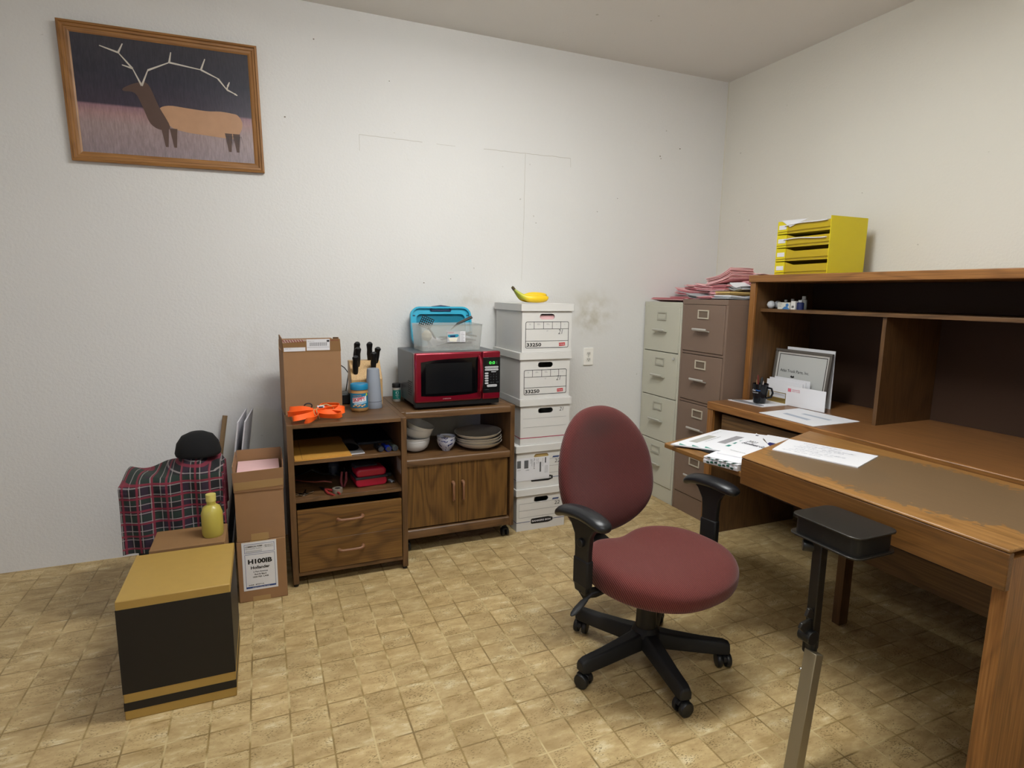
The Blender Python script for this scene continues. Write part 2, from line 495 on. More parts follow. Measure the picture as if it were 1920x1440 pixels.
cardboard_dark = plain('darker_cardboard', '#86643f', 0.85, var=0.06, vscale=18)
tape_mat = plain('tan_packing_tape', '#a58559', 0.3)
white_paper = plain('white_paper', '#dcdce0', 0.75)
white_card = plain('white_box_card', '#d6d4d0', 0.7, var=0.03, vscale=9)
ink_black = plain('black_ink', '#141416', 0.6)
ink_grey = plain('grey_ink', '#7f8083', 0.7)
ink_red = plain('red_ink', '#c23a3a', 0.6)
ink_blue = plain('blue_ink', '#2a3f78', 0.6)
pencil = plain('pencil_grey', '#38383d', 0.7)
pink_paper = plain('pink_paper', '#e6b2b4', 0.8, var=0.06, vscale=40)
pink_dark = plain('rose_paper', '#cf7f86', 0.8, var=0.06, vscale=40)
pink_pale = plain('pale_pink_paper', '#e9c0c0', 0.8, var=0.05, vscale=40)
grey_paper = plain('grey_form_paper', '#a3a6aa', 0.8)
manila = plain('manila_card', '#b99d62', 0.75)
orange_strap = plain('orange_webbing', '#ff6418', 0.6, bump=0.3, bscale=900)
# ------------------------------------------------------------------ the room
WX0, WX1, WY0, WY1 = -1.9, 2.975, -1.3, 3.345
back_wall_mat = wall_mat('cream_textured_wall', '#dedddb', stains=[
    (1.98, 3.345, 1.23, 0.24, 0.3, 0.20, '#a59b78', 0.50), (1.95, 3.345, 1.16, 0.12, 0.3, 0.12, '#8d8360', 0.30),
    (1.13, 3.345, 1.30, 0.28, 0.3, 0.10, '#b3a890', 0.32), (-0.08, 3.345, 0.9, 0.25, 0.3, 0.5, '#c5beb0', 0.25)])
plain_wall_mat = wall_mat('cream_wall', '#dddad0')
ceiling_mat = wall_mat('ceiling_paint', '#e2e0dc', bump=0.2)
struct(MB().box(WX0-.1, WX1+.1, WY0-.1, WY1+.1, -0.1, 0).build('floor', floor_mat()))
struct(MB().box(WX0-.1, WX1+.1, WY0-.1, WY1+.1, ROOM_TOP, ROOM_TOP+.1).build('ceiling', ceiling_mat))
wb = struct(MB().box(WX0, WX1, WY1, WY1+.1, 0, ROOM_TOP).build('wall_back', back_wall_mat))
struct(MB().box(WX1, WX1+.1, WY0, WY1, 0, ROOM_TOP).build('wall_right', plain_wall_mat))
struct(MB().box(WX0-.1, WX0, WY0, WY1, 0, ROOM_TOP).build('wall_left', plain_wall_mat))
struct(MB().box(WX0, WX1, WY0-.1, WY0, 0, ROOM_TOP).build('wall_front', plain_wall_mat))
# hairline crack of an old patched opening in the back wall
cr_ = MB()
random.seed(3)
def crack(pts, w):
    for a, b in zip(pts[:-1], pts[1:]):
        v = Vector((b[0]-a[0], b[1]-a[1])); n = Vector((-v[1], v[0])).normalized()*w/2
        poly = [(a[0]+n[0], a[1]+n[1]), (b[0]+n[0], b[1]+n[1]), (b[0]-n[0], b[1]-n[1]), (a[0]-n[0], a[1]-n[1])]
        cr_.prism(poly, WY1-0.0006, WY1+0.001, 'y')
def wob(p0, p1, n, a):
    return [(p0[0]+(p1[0]-p0[0])*i/n+random.uniform(-a, a), p0[1]+(p1[1]-p0[1])*i/n+random.uniform(-a, a)) for i in range(n+1)]
crack(wob((0.518, 2.162), (0.86, 2.160), 12, 0.0012), 0.0022)
crack(wob((0.518, 2.162), (0.519, 2.08), 3, 0.0006), 0.0015)
crack(wob((0.94, 2.158), (1.05, 2.158), 5, 0.0012), 0.0014)
crack(wob((1.22, 2.160), (1.785, 2.163), 22, 0.0014), 0.0026)
crack(wob((1.785, 2.163), (1.787, 2.11), 3, 0.0006), 0.0015)
crack(wob((1.482, 2.160), (1.478, 1.72), 14, 0.0012), 0.0020)
crack(wob((1.478, 1.72), (1.470, 1.42), 10, 0.0010), 0.0012)
ck = cr_.build('crack', plain('wall_crack', '#bcb8ae', 0.9), parent=wb, smooth=0)
ck['label'] = 'hairline crack outlining an old patch'
sm = MB()
for (sx, sz, sr) in ((2.445, 2.239, .005), (2.452, 2.225, .0035), (2.60, 2.301, .005), (.305, 2.595, .004), (.153, 2.206, .0045), (.683, 2.45, .003), (1.986, 1.859, .003), (1.56, 1.766, .003), (2.132, 1.951, .003), (.861, 1.395, .004), (1.02, 1.42, .003)):
    sm.prism([(sx+sr*math.cos(k*PI/4), sz+sr*.8*math.sin(k*PI/4)) for k in range(8)], WY1-.0006, WY1+.001, 'y')
part_label(sm.build('scuff_marks', plain('scuff_grey', '#857f72', .9), parent=wb, smooth=0), 'small dark scuff marks')
# the two corner seams
struct(MB().box(WX1-.004, WX1, WY1-.004, WY1, 0, ROOM_TOP).build('trim_1', plain('corner_bead', '#dcd8ca', 0.6)))

# ceiling light fixtures (above and behind the frame; the rear one is added for brightness)
for i, (lx, ly, ll, lw, lp) in enumerate(LAMPS):
    t = thing('ceiling_lamp', ['long tube lamp on the ceiling in front of the back wall', 'long tube lamp added on the ceiling behind the camera for brightness'][i], 'lamp', (lx, ly, ROOM_TOP), group=None)
    MB().box(-ll/2-.03, ll/2+.03, -lw/2-.02, lw/2+.02, -0.03, 0).build('housing', plain('white_enamel', '#e8e6e0', 0.4), t, bevel=.004)
    lens = emit_mat('lit_lamp_lens_%d' % i, '#ffffff', lp); lens.node_tree.nodes['Principled BSDF'].inputs['Emission Color'].default_value = LAMP_COLOR
    MB().box(-ll/2, ll/2, -lw/2, lw/2, -0.082, -0.03).build('lens', lens, t)

# ------------------------------------------------------------------ framed elk picture
pt = thing('framed_picture', 'oak-framed picture of an elk in a meadow hung on the back wall', 'picture', (0.046, 3.343, 1.922), rot=(R(1.2), R(-1.0), 0))
PW, PH, FW = 0.80, 0.585, 0.052
frame_oak = wood('picture_frame_oak', '#6e4a26', '#9a6c3c', '#b08048', 'x', cath=.25)
frame_oak_z = wood('picture_frame_oak_upright', '#6e4a26', '#9a6c3c', '#b08048', 'z', cath=.25)
# stepped moulding profile, mitred
prof = [(0.0, -0.004), (0.0, -0.022), (0.010, -0.027), (0.013, -0.020), (0.022, -0.019), (0.025, -0.014), (0.036, -0.012), (0.043, -0.008), (0.043, -0.004)]
def mitre(x0, x1, z0, z1):
    f = MB()
    cs = [(x0, z0, 1, 1), (x1, z0, -1, 1), (x1, z1, -1, -1), (x0, z1, 1, -1)]
    k = len(prof)
    for i in range(4):
        a, b = cs[i], cs[(i+1) % 4]
        vs = []
        for (ix, iz, dx, dz) in (a, b):
            for (d, y) in prof:
                vs.append((ix+dx*d, y, iz+dz*d))
        fs = [(j, (j+1) % k, k+(j+1) % k, k+j) for j in range(k)]
        f.add(vs, fs, i % 2)
    return f
mitre(-PW, 0, 0, PH).build('frame', [frame_oak, frame_oak_z], pt, smooth=0)
# print: procedural night forest over a pale meadow
def print_mat():
    m, nt, N, L, B = nodes_of('elk_print')
    tc = N.new('ShaderNodeTexCoord'); sp = N.new('ShaderNodeSeparateXYZ'); L.new(tc.outputs['Object'], sp.inputs[0])
    r = ramp(N, [(0.0, '#8d7f84'), (0.25, '#9a8686'), (0.345, '#a08080'), (0.41, '#8f6f78'), (0.43, '#3d3644'), (0.7, '#33333f'), (1.0, '#3b3a42')])
    mr = N.new('ShaderNodeMapRange'); mr.inputs[1].default_value = FW; mr.inputs[2].default_value = PH-FW
    nz = N.new('ShaderNodeTexNoise'); nz.inputs['Scale'].default_value = 60
    mp = N.new('ShaderNodeMapping'); mp.inputs['Scale'].default_value = (3, 1, 0.5); L.new(tc.outputs['Object'], mp.inputs['Vector']); L.new(mp.outputs[0], nz.inputs['Vector'])
    L.new(sp.outputs['Z'], mr.inputs[0]); L.new(mr.outputs[0], r.inputs['Fac'])
    ov = N.new('ShaderNodeMix'); ov.data_type = 'RGBA'; ov.blend_type = 'OVERLAY'; ov.inputs[0].default_value = 0.35
    L.new(r.outputs['Color'], ov.inputs[6]); L.new(nz.outputs['Fac'], ov.inputs[7])
    L.new(ov.outputs[2], B.inputs['Base Color']); B.inputs['Roughness'].default_value = 0.25
    return m
e = MB()
e.box(-PW+.038, -.038, -.0070, -.005, .038, PH-.038, 0)
def blob(pts, m, y):
    e.prism(pts, y, y+.0004, 'y', m)
def curve(pts, n=4):
    out = []
    k = len(pts)
    for i in range(k):
        p0, p1, p2, p3 = [Vector(pts[(i+j-1) % k]) for j in range(4)]
        for q in range(n):
            t = q/n
            v = 0.5*((2*p1)+(-p0+p2)*t+(2*p0-5*p1+4*p2-p3)*t*t+(-p0+3*p1-3*p2+p3)*t**3)
            out.append((v[0], v[1]))
    return out
body = curve([(-.128, .268), (-.105, .262), (-.088, .235), (-.090, .205), (-.105, .175), (-.135, .150), (-.17, .152), (-.26, .158), (-.34, .165), (-.40, .185), (-.44, .25), (-.40, .275), (-.32, .272), (-.24, .268), (-.18, .272)])
blob(body, 1, -.0076)
blob(curve([(-.40, .18), (-.44, .27), (-.475, .36), (-.52, .36), (-.57, .335), (-.575, .32), (-.53, .315), (-.505, .26), (-.48, .19), (-.44, .165)]), 2, -.0080)
for lx_ in (-.115, -.150, -.385, -.42):
    blob([(lx_-.018, .175), (lx_+.014, .175), (lx_+.006, .09), (lx_-.006, .09)], 2, -.0078)
random.seed(5)
for q in range(16):
    xx = -.165+q*.0045
    blob([(xx, .165), (xx+.002, .165), (xx+.001+random.uniform(-.006, .006), .10+random.uniform(0, .03))], 3, -.0082)
def antler(p):
    for a, b in zip(p[:-1], p[1:]):
        v = Vector((b[0]-a[0], b[1]-a[1])); n = Vector((-v[1], v[0])).normalized()*.004
        blob([(a[0]+n[0], a[1]+n[1]), (b[0]+n[0]*.5, b[1]+n[1]*.5), (b[0]-n[0]*.5, b[1]-n[1]*.5), (a[0]-n[0], a[1]-n[1])], 4, -.0084)
antler([(-.50, .35), (-.47, .42), (-.38, .465), (-.25, .45), (-.18, .42), (-.145, .375), (-.112, .360), (-.100, .353)])
antler([(-.145, .375), (-.140, .39), (-.131, .41)]); antler([(-.38, .465), (-.37, .51)]); antler([(-.25, .45), (-.23, .50)])
antler([(-.50, .35), (-.53, .42), (-.58, .48), (-.65, .50)]); antler([(-.58, .48), (-.56, .52)]); antler([(-.53, .42), (-.57, .43)])
e.build('print', [print_mat(), plain('elk_hide', '#b58c6c', .4, var=.12, vscale=20), plain('elk_dark_hide', '#57423a', .4, var=.1), plain('elk_leg_lines', '#3a3338', .4), plain('antler_ivory', '#c9c2b8', .4)], pt, smooth=0)

# ------------------------------------------------------------------ wall outlet
ot = thing('wall_outlet', 'white duplex power outlet on the back wall right of the file boxes', 'outlet', (1.953, 3.345, 0.940))
MB().box(-.036, .036, -.008, 0, -.057, .057).build('cover_plate', plain('white_outlet_plastic', '#f2efe9', 0.4), ot, bevel=.003)
for s in (1, -1):
    f = MB()
    f.prism([(.017*math.cos(a*PI/12)*1.0, .014*max(-.9, min(.9, math.sin(a*PI/12)*1.3))) for a in range(24)], -.0100, -.005, 'y', 0)
    for xx in (-.006, .006):
        f.box(xx-.0016, xx+.0016, -.0106, -.008, -.003, .007, 1)
    f.cyl((0, -.0106, -.008), (0, -.008, -.008), .0026, n=10, m=1)
    f.build('socket', [plain('white_socket', '#e2dfd8', 0.35), ink_black], ot, loc=(0, 0, .0195*s), smooth=30)
MB().cyl((0, -.0090, 0), (0, -.005, 0), .003, n=12).build('screw', steel, ot)

# ------------------------------------------------------------------ left shelf unit (walnut, two open shelves over drawers)
LX0, LX1, LY0, LY1, LZ = 0.074, 0.604, 2.696, 3.330, 0.758
ls = thing('shelf_cabinet', 'walnut laminate shelf unit with two open shelves above two wide drawers', 'cabinet', (LX0, LY0, 0))
LW, LD = LX1-LX0, LY1-LY0
T = 0.026
MB().box(0, T, 0, LD, .015, LZ).build('side_panel', walnut_z, ls, bevel=.0015)
MB().box(LW-T, LW, 0, LD, .015, LZ).build('side_panel', walnut_z, ls, bevel=.0015)
MB().box(T, LW-T, .002, LD, LZ-.018, LZ-.0005).build('top', walnut_x, ls, bevel=.001)
MB().box(T, LW-T, .012, LD-.01, .573, .591).build('shelf', walnut_x, ls, bevel=.001)
MB().box(T, LW-T, .012, LD-.01, .396, .415).build('shelf', walnut_x, ls, bevel=.001)
MB().box(T, LW-T, LD-.008, LD-.002, .05, LZ-.018).build('back_panel', plain('dark_hardboard', '#14161a', .8), ls)
MB().box(T, LW-T, .004, .022, .050, .068).build('bottom_rail', walnut_x, ls, bevel=.001)
MB().box(T, LW-T, .03, LD-.01, .045, .060).build('base_panel', walnut_x, ls)
for s in (0.013, LW-.013):
    for yy in (.02, LD-.02):
        MB().cyl((s, yy, 0), (s, yy, .016), .011, n=14).build('foot', black_plastic, ls)
def d_handle(L=.108, horizontal=True):
    h = MB()
    r = .0058
    pts = [(-L/2, 0, 0), (-L/2, -.014, 0), (-L/2+.005, -.022, 0), (-L/2+.016, -.026, -.002), (0, -.027, -.002), (L/2-.016, -.026, -.002), (L/2-.005, -.022, 0), (L/2, -.014, 0), (L/2, 0, 0)]
    if not horizontal: pts = [(p[2], p[1], p[0]) for p in pts]
    h.tube(pts, [.009, .0085, .0075, .0065, .006, .0065, .0075, .0085, .009], n=12, up=(0, 1, 0))
    return h
for (z0, z1, hz) in ((.2155, .363, .306), (.070, .2145, .158)):
    d = MB().box(T+.003, LW-T-.003, 0, .016, z0, z1).build('drawer', walnut_drawer, ls, bevel=.0012)
    hd = d_handle(.112).build('handle', handle_brown, d, loc=(LW/2-.006, .001, hz))
# sticker on inner right side
st = MB().box(LW-T-.0006, LW-T, .02, .11, .478, .545, 0)
for q in range(5): st.box(LW-T-.001, LW-T-.0005, .03, .10-.01*q*(q % 2), .490+q*.009, .4925+q*.009, 1)
part_label(st.build('sticker', [plain('aged_sticker', '#8f8078', .7), ink_grey], ls, smooth=0), 'pale printed sticker')

# ------------------------------------------------------------------ right microwave cabinet
RX0, RX1, RY0, RY1, RZ = 0.612, 1.226, 2.850, 3.330, 0.752
rc = thing('microwave_cabinet', 'walnut laminate cart on casters with two doors below an open shelf, microwave on top', 'cabinet', (RX0, RY0, 0))
RW, RD = RX1-RX0, RY1-RY0
MB().box(0, .024, 0, RD, .076, RZ).build('side_panel', walnut_z, rc, bevel=.002)
MB().box(RW-.024, RW, 0, RD, .076, RZ).build('side_panel', walnut_z, rc, bevel=.002)
def nosed(z0, z1, d0, d1, x0, x1, front=.0):
    """board with a deep rounded front lip"""
    p = [(d0, z0), (d0-.001, z1-.010), (d0+.003, z1-.003), (d0+.010, z1), (d1, z1), (d1, z1-.018), (d0+.022, z1-.018), (d0+.022, z0)]
    return MB().prism(p, x0, x1, 'x')
nosed(.715, RZ-.001, .004, RD, .024, RW-.024).build('top', walnut_x, rc, smooth=50)
nosed(.467, .503, .004, RD-.02, .024, RW-.024).build('shelf', walnut_x, rc, smooth=50)
nosed(.082, .128, .004, RD-.02, .024, RW-.024).build('bottom_rail', walnut_x, rc, smooth=50)
MB().box(.024, RW-.024, RD-.020, RD-.014, .09, .47).build('back_panel', plain('hardboard', '#4a3a2c', .8), rc)
for (x0, x1, hx) in ((.026, .3, .270), (.302, .580, .324)):
    d = MB().box(x0, x1, .012, .028, .136, .464).build('door', walnut_door, rc, bevel=.0012)
    d_handle(.094, False).build('handle', handle_brown, d, loc=(hx, .013, .311))
for (cx, cy) in ((.03, .05), (RW-.03, .05), (.03, RD-.05), (RW-.03, RD-.05)):
    c = MB(); c.cyl((cx, cy, .05), (cx, cy, .078), .008, n=12)
    c.box(cx-.014, cx+.014, cy-.016, cy+.016, .040, .052)
    cc = c.build('caster', black_matte, rc, bevel=.002)
    for s in (-1, 1):
        MB().cyl((cx+s*.006, cy+.004, .0245), (cx+s*.019, cy+.004, .0245), .0235, n=24).build('wheel', black_plastic, cc, bevel=.003)

# ------------------------------------------------------------------ microwave
mw = thing('microwave_oven', 'red fronted microwave oven with a black window and grey case', 'microwave', (0.684, 2.868, RZ), rz=R(1.2))
case = plain('grey_microwave_case', '#56575a', 0.38, metal=.3)
mw_red = plain('metallic_red', '#850b26', 0.3, metal=.5, coat=.4)
W_, D_, Z0, Z1 = .466, .36, .024, .288
MB().box(0.002, W_-.002, .03, D_, Z0, Z1).build('case', case, mw, bevel=.004)
MB().box(.004, W_-.004, .004, .034, .012, .040).build('plinth', black_plastic, mw, bevel=.003)
dr = MB().box(.003, .362, -.004, .034, .036, Z1+.002).build('door', mw_red, mw, bevel=.010, seg=3)
MB().prism([(.034, .072), (.10, .068), (.20, .067), (.29, .070), (.337, .076), (.337, .262), (.26, .259), (.18, .257), (.10, .252), (.034, .243)], -.0052, -.0032, 'y').build('window', plain('dark_glass', '#06080a', .06, spec=.6), dr, smooth=0)
MB().box(.058, .305, -.0058, -.0050, .083, .236).build('screen_mesh', plain('window_mesh', '#0a0d11', .25), dr)
hp = [(.342, -.004, .078), (.344, -.022, .088), (.3455, -.032, .12), (.346, -.036, .165), (.3455, -.034, .21), (.344, -.026, .25), (.342, -.006, .268)]
MB().tube(hp, [.007, .0085, .010, .0105, .010, .0085, .006], n=14).build('handle', mw_red, dr)
lt = MB(); text_into(lt, 'EMERSON', at(.148, -.0045, .050), h=.006, w=.042)
lt.build('lettering', plain('silver_print', '#b98a94', .4), dr, smooth=0)
cp = MB().box(.364, W_-.001, -.004, .034, .036, Z1+.002).build('control_panel', mw_red, mw, bevel=.008, seg=3)
MB().box(.366, W_-.003, -.0052, -.003, .070, .258).build('keypad', plain('keypad_black', '#0c0d10', .25), cp, bevel=.001)
dsp = MB(); dsp.box(.385, .447, -.0058, -.005, .219, .240, 0)
text_into(dsp, '0:0', at(.4, -.0060, .222), h=.015, w=.032, m=1)
text_into(dsp, '8', at(.438, -.0060, .222), h=.015, w=.007, m=2)
dsp.build('display', [plain('display_dark', '#121a14', .3), emit_mat('green_digits', '#4dff5a', 1.6), emit_mat('dim_digits', '#58a060', .25)], cp, smooth=0)
kb_ = MB()
def pill(x0, x1, z, h, m=0):
    n = 8; r = h/2
    p = [(x0+r-r*math.sin(PI*i/n), z-r*math.cos(PI*i/n)) for i in range(n+1)] + [(x1-r+r*math.sin(PI*i/n), z+r*math.cos(PI*i/n)) for i in range(n+1)]
    kb_.prism(p, -.0058, -.0050, 'y', m)
pill(.376, .453, .206, .010); pill(.376, .453, .193, .010)
for q in range(4):
    text_into(kb_, 'COOK', at(.380+q*.018, -.0060, .2045), h=.003, w=.012, m=1); text_into(kb_, 'MENU', at(.380+q*.018, -.0060, .1915), h=.003, w=.012, m=1)
pill(.412, .440, .181, .004)
for q in range(5): pill(.376, .397, .174-q*.013, .009)
for r_ in range(4):
    for c_ in range(3):
        text_into(kb_, ['1', '2', '3', '4', '5', '6', '7', '8', '9', '10+', '0', 'CLR'][r_*3+c_], at(.408+c_*.016, -.0056, .166-r_*.0145), h=.006, m=2)
pill(.388, .446, .108, .013)
text_into(kb_, 'STOP  START', at(.394, -.0060, .106), h=.004, w=.046, m=1)
text_into(kb_, 'MW8992SB', at(.376, -.0056, .086), h=.003, w=.024, m=2)
kb_.build('buttons', [plain('button_grey', '#b9babc', .4), ink_grey, plain('dim_keys', '#5c5e62', .5)], cp, smooth=0)
vt = MB()
for i in range(5):
    for j in range(7):
        vt.cyl((.0012, .06+.016*i+(j % 2)*.008, .07+j*.011), (.0024, .06+.016*i+(j % 2)*.008, .07+j*.011), .0036, n=8)
vt.build('vent_holes', ink_black, mw, smooth=0)
for (fx, fy) in ((.04, .06), (W_-.04, .06), (.04, D_-.04), (W_-.04, D_-.04)):
    MB().cyl((fx, fy, 0), (fx, fy, .025), .014, n=16).build('foot', black_plastic, mw)
MTOP = RZ+Z1

# ------------------------------------------------------------------ clear bin of utensils with teal lid behind
clear = plain('clear_plastic', '#c8c9c3', 0.18, alpha=0.36)
bt = thing('plastic_bin', 'clear plastic bin of utensils standing on the microwave', 'bin', (0.737, 2.955, MTOP+.001))
b = MB()
def open_tub(b, x0, x1, y0, y1, z0, z1, ta, th, rim, m=0):
    """tapered open tub with wall thickness: ta = how much wider the top is"""
    def ring(e_, z):
        r = .018
        X0, X1, Y0, Y1 = x0-e_, x1+e_, y0-e_, y1+e_
        out = []
        for (cx, cy, a0) in ((X1-r, Y1-r, 0), (X0+r, Y1-r, 90), (X0+r, Y0+r, 180), (X1-r, Y0+r, 270)):
            for k in range(5): out.append((cx+r*math.cos(R(a0+k*22.5)), cy+r*math.sin(R(a0+k*22.5)), z))
        return out
    rings = [ring(0, z0), ring(ta, z1), ring(ta+rim, z1), ring(ta+rim, z1-.005), ring(ta+rim*.8, z1-.005)]
    inner = [ring(-th, z0+th), ring(ta-th, z1)]
    k = 20
    vs = rings[0]+rings[1]+rings[2]+inner[0]+inner[1]
    fs = []
    def band(a, c):
        for i in range(k): fs.append((a*k+i, a*k+(i+1) % k, c*k+(i+1) % k, c*k+i))
    band(0, 1); band(1, 2); band(2, 4); band(4, 3)
    fs.append(tuple(range(k))[::-1]); fs.append(tuple(3*k+i for i in range(k)))
    b.add(vs, fs, m)
    for i in range(0): pass
open_tub(b, .010, .332, .005, .185, 0, .137, .010, .0016, .006)
b.build('tub', clear, bt, smooth=40)
lb = MB(); lb.T = Matrix.Translation((-.028, 0, -.020)) @ Matrix.Diagonal((1.18, 1, 1.35, 1))
lb.box(.146, .206, .0020, .0026, .048, .090, 0); lb.box(.206, .230, .0020, .0026, .048, .090, 1)
text_into(lb, 'RUBBERMAID', at(.149, .0018, .083), h=.004, w=.028, m=2)
lb.prism([(.150, .077), (.196, .079), (.200, .072), (.190, .067), (.156, .066), (.148, .071)], .0014, .0020, 'y', 3)
lb.prism([(.152, .066), (.194, .066), (.188, .050), (.158, .052)], .0014, .0020, 'y', 4)
lb.prism([(.158, .074), (.184, .075), (.182, .068), (.160, .068)], .0010, .0014, 'y', 5)
for q in range(6): lb.box(.209, .209+.016-(q % 2)*.004, .0016, .0020, .052+q*.006, .0535+q*.006, 6)
part_label(lb.build('label', [plain('label_grey', '#b8b9bb', .5), white_paper, ink_red, plain('teal_print', '#2893b0', .5), plain('label_cream', '#e5e1d0', .5), plain('navy_print', '#1d2b55', .5), ink_grey], bt, smooth=0, loc=(0, -.0045, 0)), 'printed product label')

# lid leaning on the wall
teal = plain('teal_plastic', '#1fa3c4', 0.35)
teal_d = plain('teal_plastic_recess', '#14788f', 0.4)
ld_ = thing('bin_lid', 'turquoise plastic lid with a navy handle standing against the wall behind the bin', 'lid', (0.760, 3.235, MTOP+.001), rot=(R(-12), 0, R(-1)))
def rrect(x0, x1, z0, z1, r, n=6):
    out = []
    for (cx, cz, a0) in ((x1-r, z1-r, 0), (x0+r, z1-r, 90), (x0+r, z0+r, 180), (x1-r, z0+r, 270)):
        for k in range(n+1): out.append((cx+r*math.cos(R(a0+k*90/n)), cz+r*math.sin(R(a0+k*90/n))))
    return out
LW_, LH_ = .352, .222
l = MB()
A = rrect(0, LW_, 0, LH_, .05); B_ = rrect(.010, LW_-.010, .010, LH_-.010, .042); C_ = rrect(.034, LW_-.034, .036, LH_-.040, .028)
n = len(A)
vs = [(x, -.020, z) for x, z in A]+[(x, .004, z) for x, z in A]+[(x, -.020, z) for x, z in B_]+[(x, -.006, z) for x, z in B_]+[(x, -.006, z) for x, z in C_]+[(x, .010, z) for x, z in C_]
fs = []
for a, c in ((1, 0), (0, 2), (2, 3), (3, 4), (4, 5)):
    for i in range(n): fs.append((a*n+i, a*n+(i+1) % n, c*n+(i+1) % n, c*n+i))
fs.append(tuple(5*n+i for i in range(n))); 
l.add(vs, fs, 0)
back = [(x, .004, z) for x, z in A]
l.prism(A, .010, .0125, 'y', 0)
ldo = l.build('lid_tray', [teal], ld_, smooth=35, fix=False)
for zz in (.06, .115, .17):
    for xx in (.014, LW_-.026):
        MB().box(xx, xx+.014, -.0080, -.006, zz, zz+.007).build('latch_slot', plain('slot_navy', '#16405a', .5), ldo)
MB().tube([(LW_/2-.058, -.010, LH_-.020), (LW_/2-.052, -.014, LH_-.002), (LW_/2, -.014, LH_+.005), (LW_/2+.052, -.014, LH_-.002), (LW_/2+.058, -.010, LH_-.020)], .0055, n=10).build('handle', plain('navy_plastic', '#152a4e', .35), ld_)
MB().box(LW_/2-.060, LW_/2+.060, -.012, -.004, LH_-.026, LH_-.015).build('handle_mount', plain('navy_plastic', '#152a4e', .35), ld_, bevel=.003)

# utensils inside the bin
spt = MB()
spm = plain('black_nylon', '#151618', 0.35)
def slotted(mb):
    holes = [(-.025+.010*i, -.024+.011*j) for i in range(6) for j in range(4)]
    # blade grid: bars around a 6x4 grid of holes
    for i in range(7): mb.box(-.032+.0105*i, -.032+.0105*i+.0036, -.0012, .0012, -.030, .030)
    for j in range(6): mb.box(-.032, .0352, -.0012, .0012, -.030+.0112*j, -.030+.0112*j+.0036)
    return mb
sp_ = thing('slotted_spatula', 'black slotted spatula standing blade up in the clear bin', 'spatula', (0.790, 3.030, MTOP+.146), rot=(R(6), R(24), 0))
slotted(MB()).build('blade', spm, sp_, bevel=.0006)
MB().tube([(0.02, 0, -.02), (.05, 0, -.036), (.09, 0.0, -.066)], [.004, .005, .006], n=10).build('handle', spm, sp_)
lh = MB(); lh.tube([(0.930, 3.05, MTOP+.105), (0.975, 3.06, MTOP+.138), (1.050, 3.055, MTOP+.172)], [.004, .010, .014], n=12, flat=.6)
tag(lh.build('ladle', plain('charcoal_handle', '#33302f', .4), bevel=0), 'dark utensil handle leaning out of the right side of the bin', 'utensil')
for q, (x0, y0, z0, x1, y1, z1) in enumerate(((.83, 2.973, .028, 1.02, 2.974, .040), (.84, 2.974, .072, 1.045, 2.975, .052), (.90, 2.973, .088, 1.05, 2.974, .074), (.85, 3.03, .045, 1.04, 3.03, .092))):
    uh = MB(); uh.tube([(x0, y0, MTOP+z0), (x0*.6+x1*.4, y0*.6+y1*.4, MTOP+z0*.6+z1*.4+.006), (x1, y1, MTOP+z1)], [.004, .009, .007], n=10, flat=.7)
    tag(uh.build('utensil_handle', spm, smooth=60), 'black nylon utensil lying in the clear bin', 'utensil', 'black utensils in the clear bin')
random.seed(11)
for q in range(9):
    x0 = .775+.030*q; z = MTOP+.016+.006*(q % 4)+.008*(q//3)
    u = MB()
    yy = 2.985+.018*(q % 5)
    L_ = .15+.02*(q % 3)
    ax = .80+.012*q
    u.tube([(ax, yy, z), (ax+L_*.35, yy+.004, z+.004+.004*(q % 2)), (ax+L_*.7, yy+.008, z+.008)], [.004, .0028, .0035], n=8, flat=.5)
    u.lathe([(0, -.002), (.010, -.001), (.013, .003), (.012, .0035), (0, .001)], n=14, c=(ax+L_*.76, yy+.008, z+.010))
    tag(u.build('spoon', [steel]), 'steel spoon lying in the clear bin', 'spoon', 'steel spoons in the clear bin')
bg = MB(); bg.sheet(lambda u, v: (.790+.255*u, 2.992+.09*v+.006*math.sin(u*19), MTOP+.012+.055*math.sin(min(1, v*2.2)*PI/2)*(.75+.25*math.sin(u*8+1))+.007*math.sin(v*15+u*23)), 40, 24, .0008)
tag(bg.build('plastic_bag', plain('grey_film', '#a9acb2', .25), smooth=80), 'crumpled grey plastic bag lying over the spoons in the clear bin', 'bag')
bl = MB(); bl.lathe([(0, 0), (.018, .004), (.027, .020), (.024, .040), (.010, .054), (0, .056)], n=20, c=(.782, 2.988, MTOP+.052))
tag(bl.build('garlic_bulb', plain('cream_skin', '#d9d2bd', .5)), 'cream coloured bulb in the left end of the clear bin', 'vegetable')
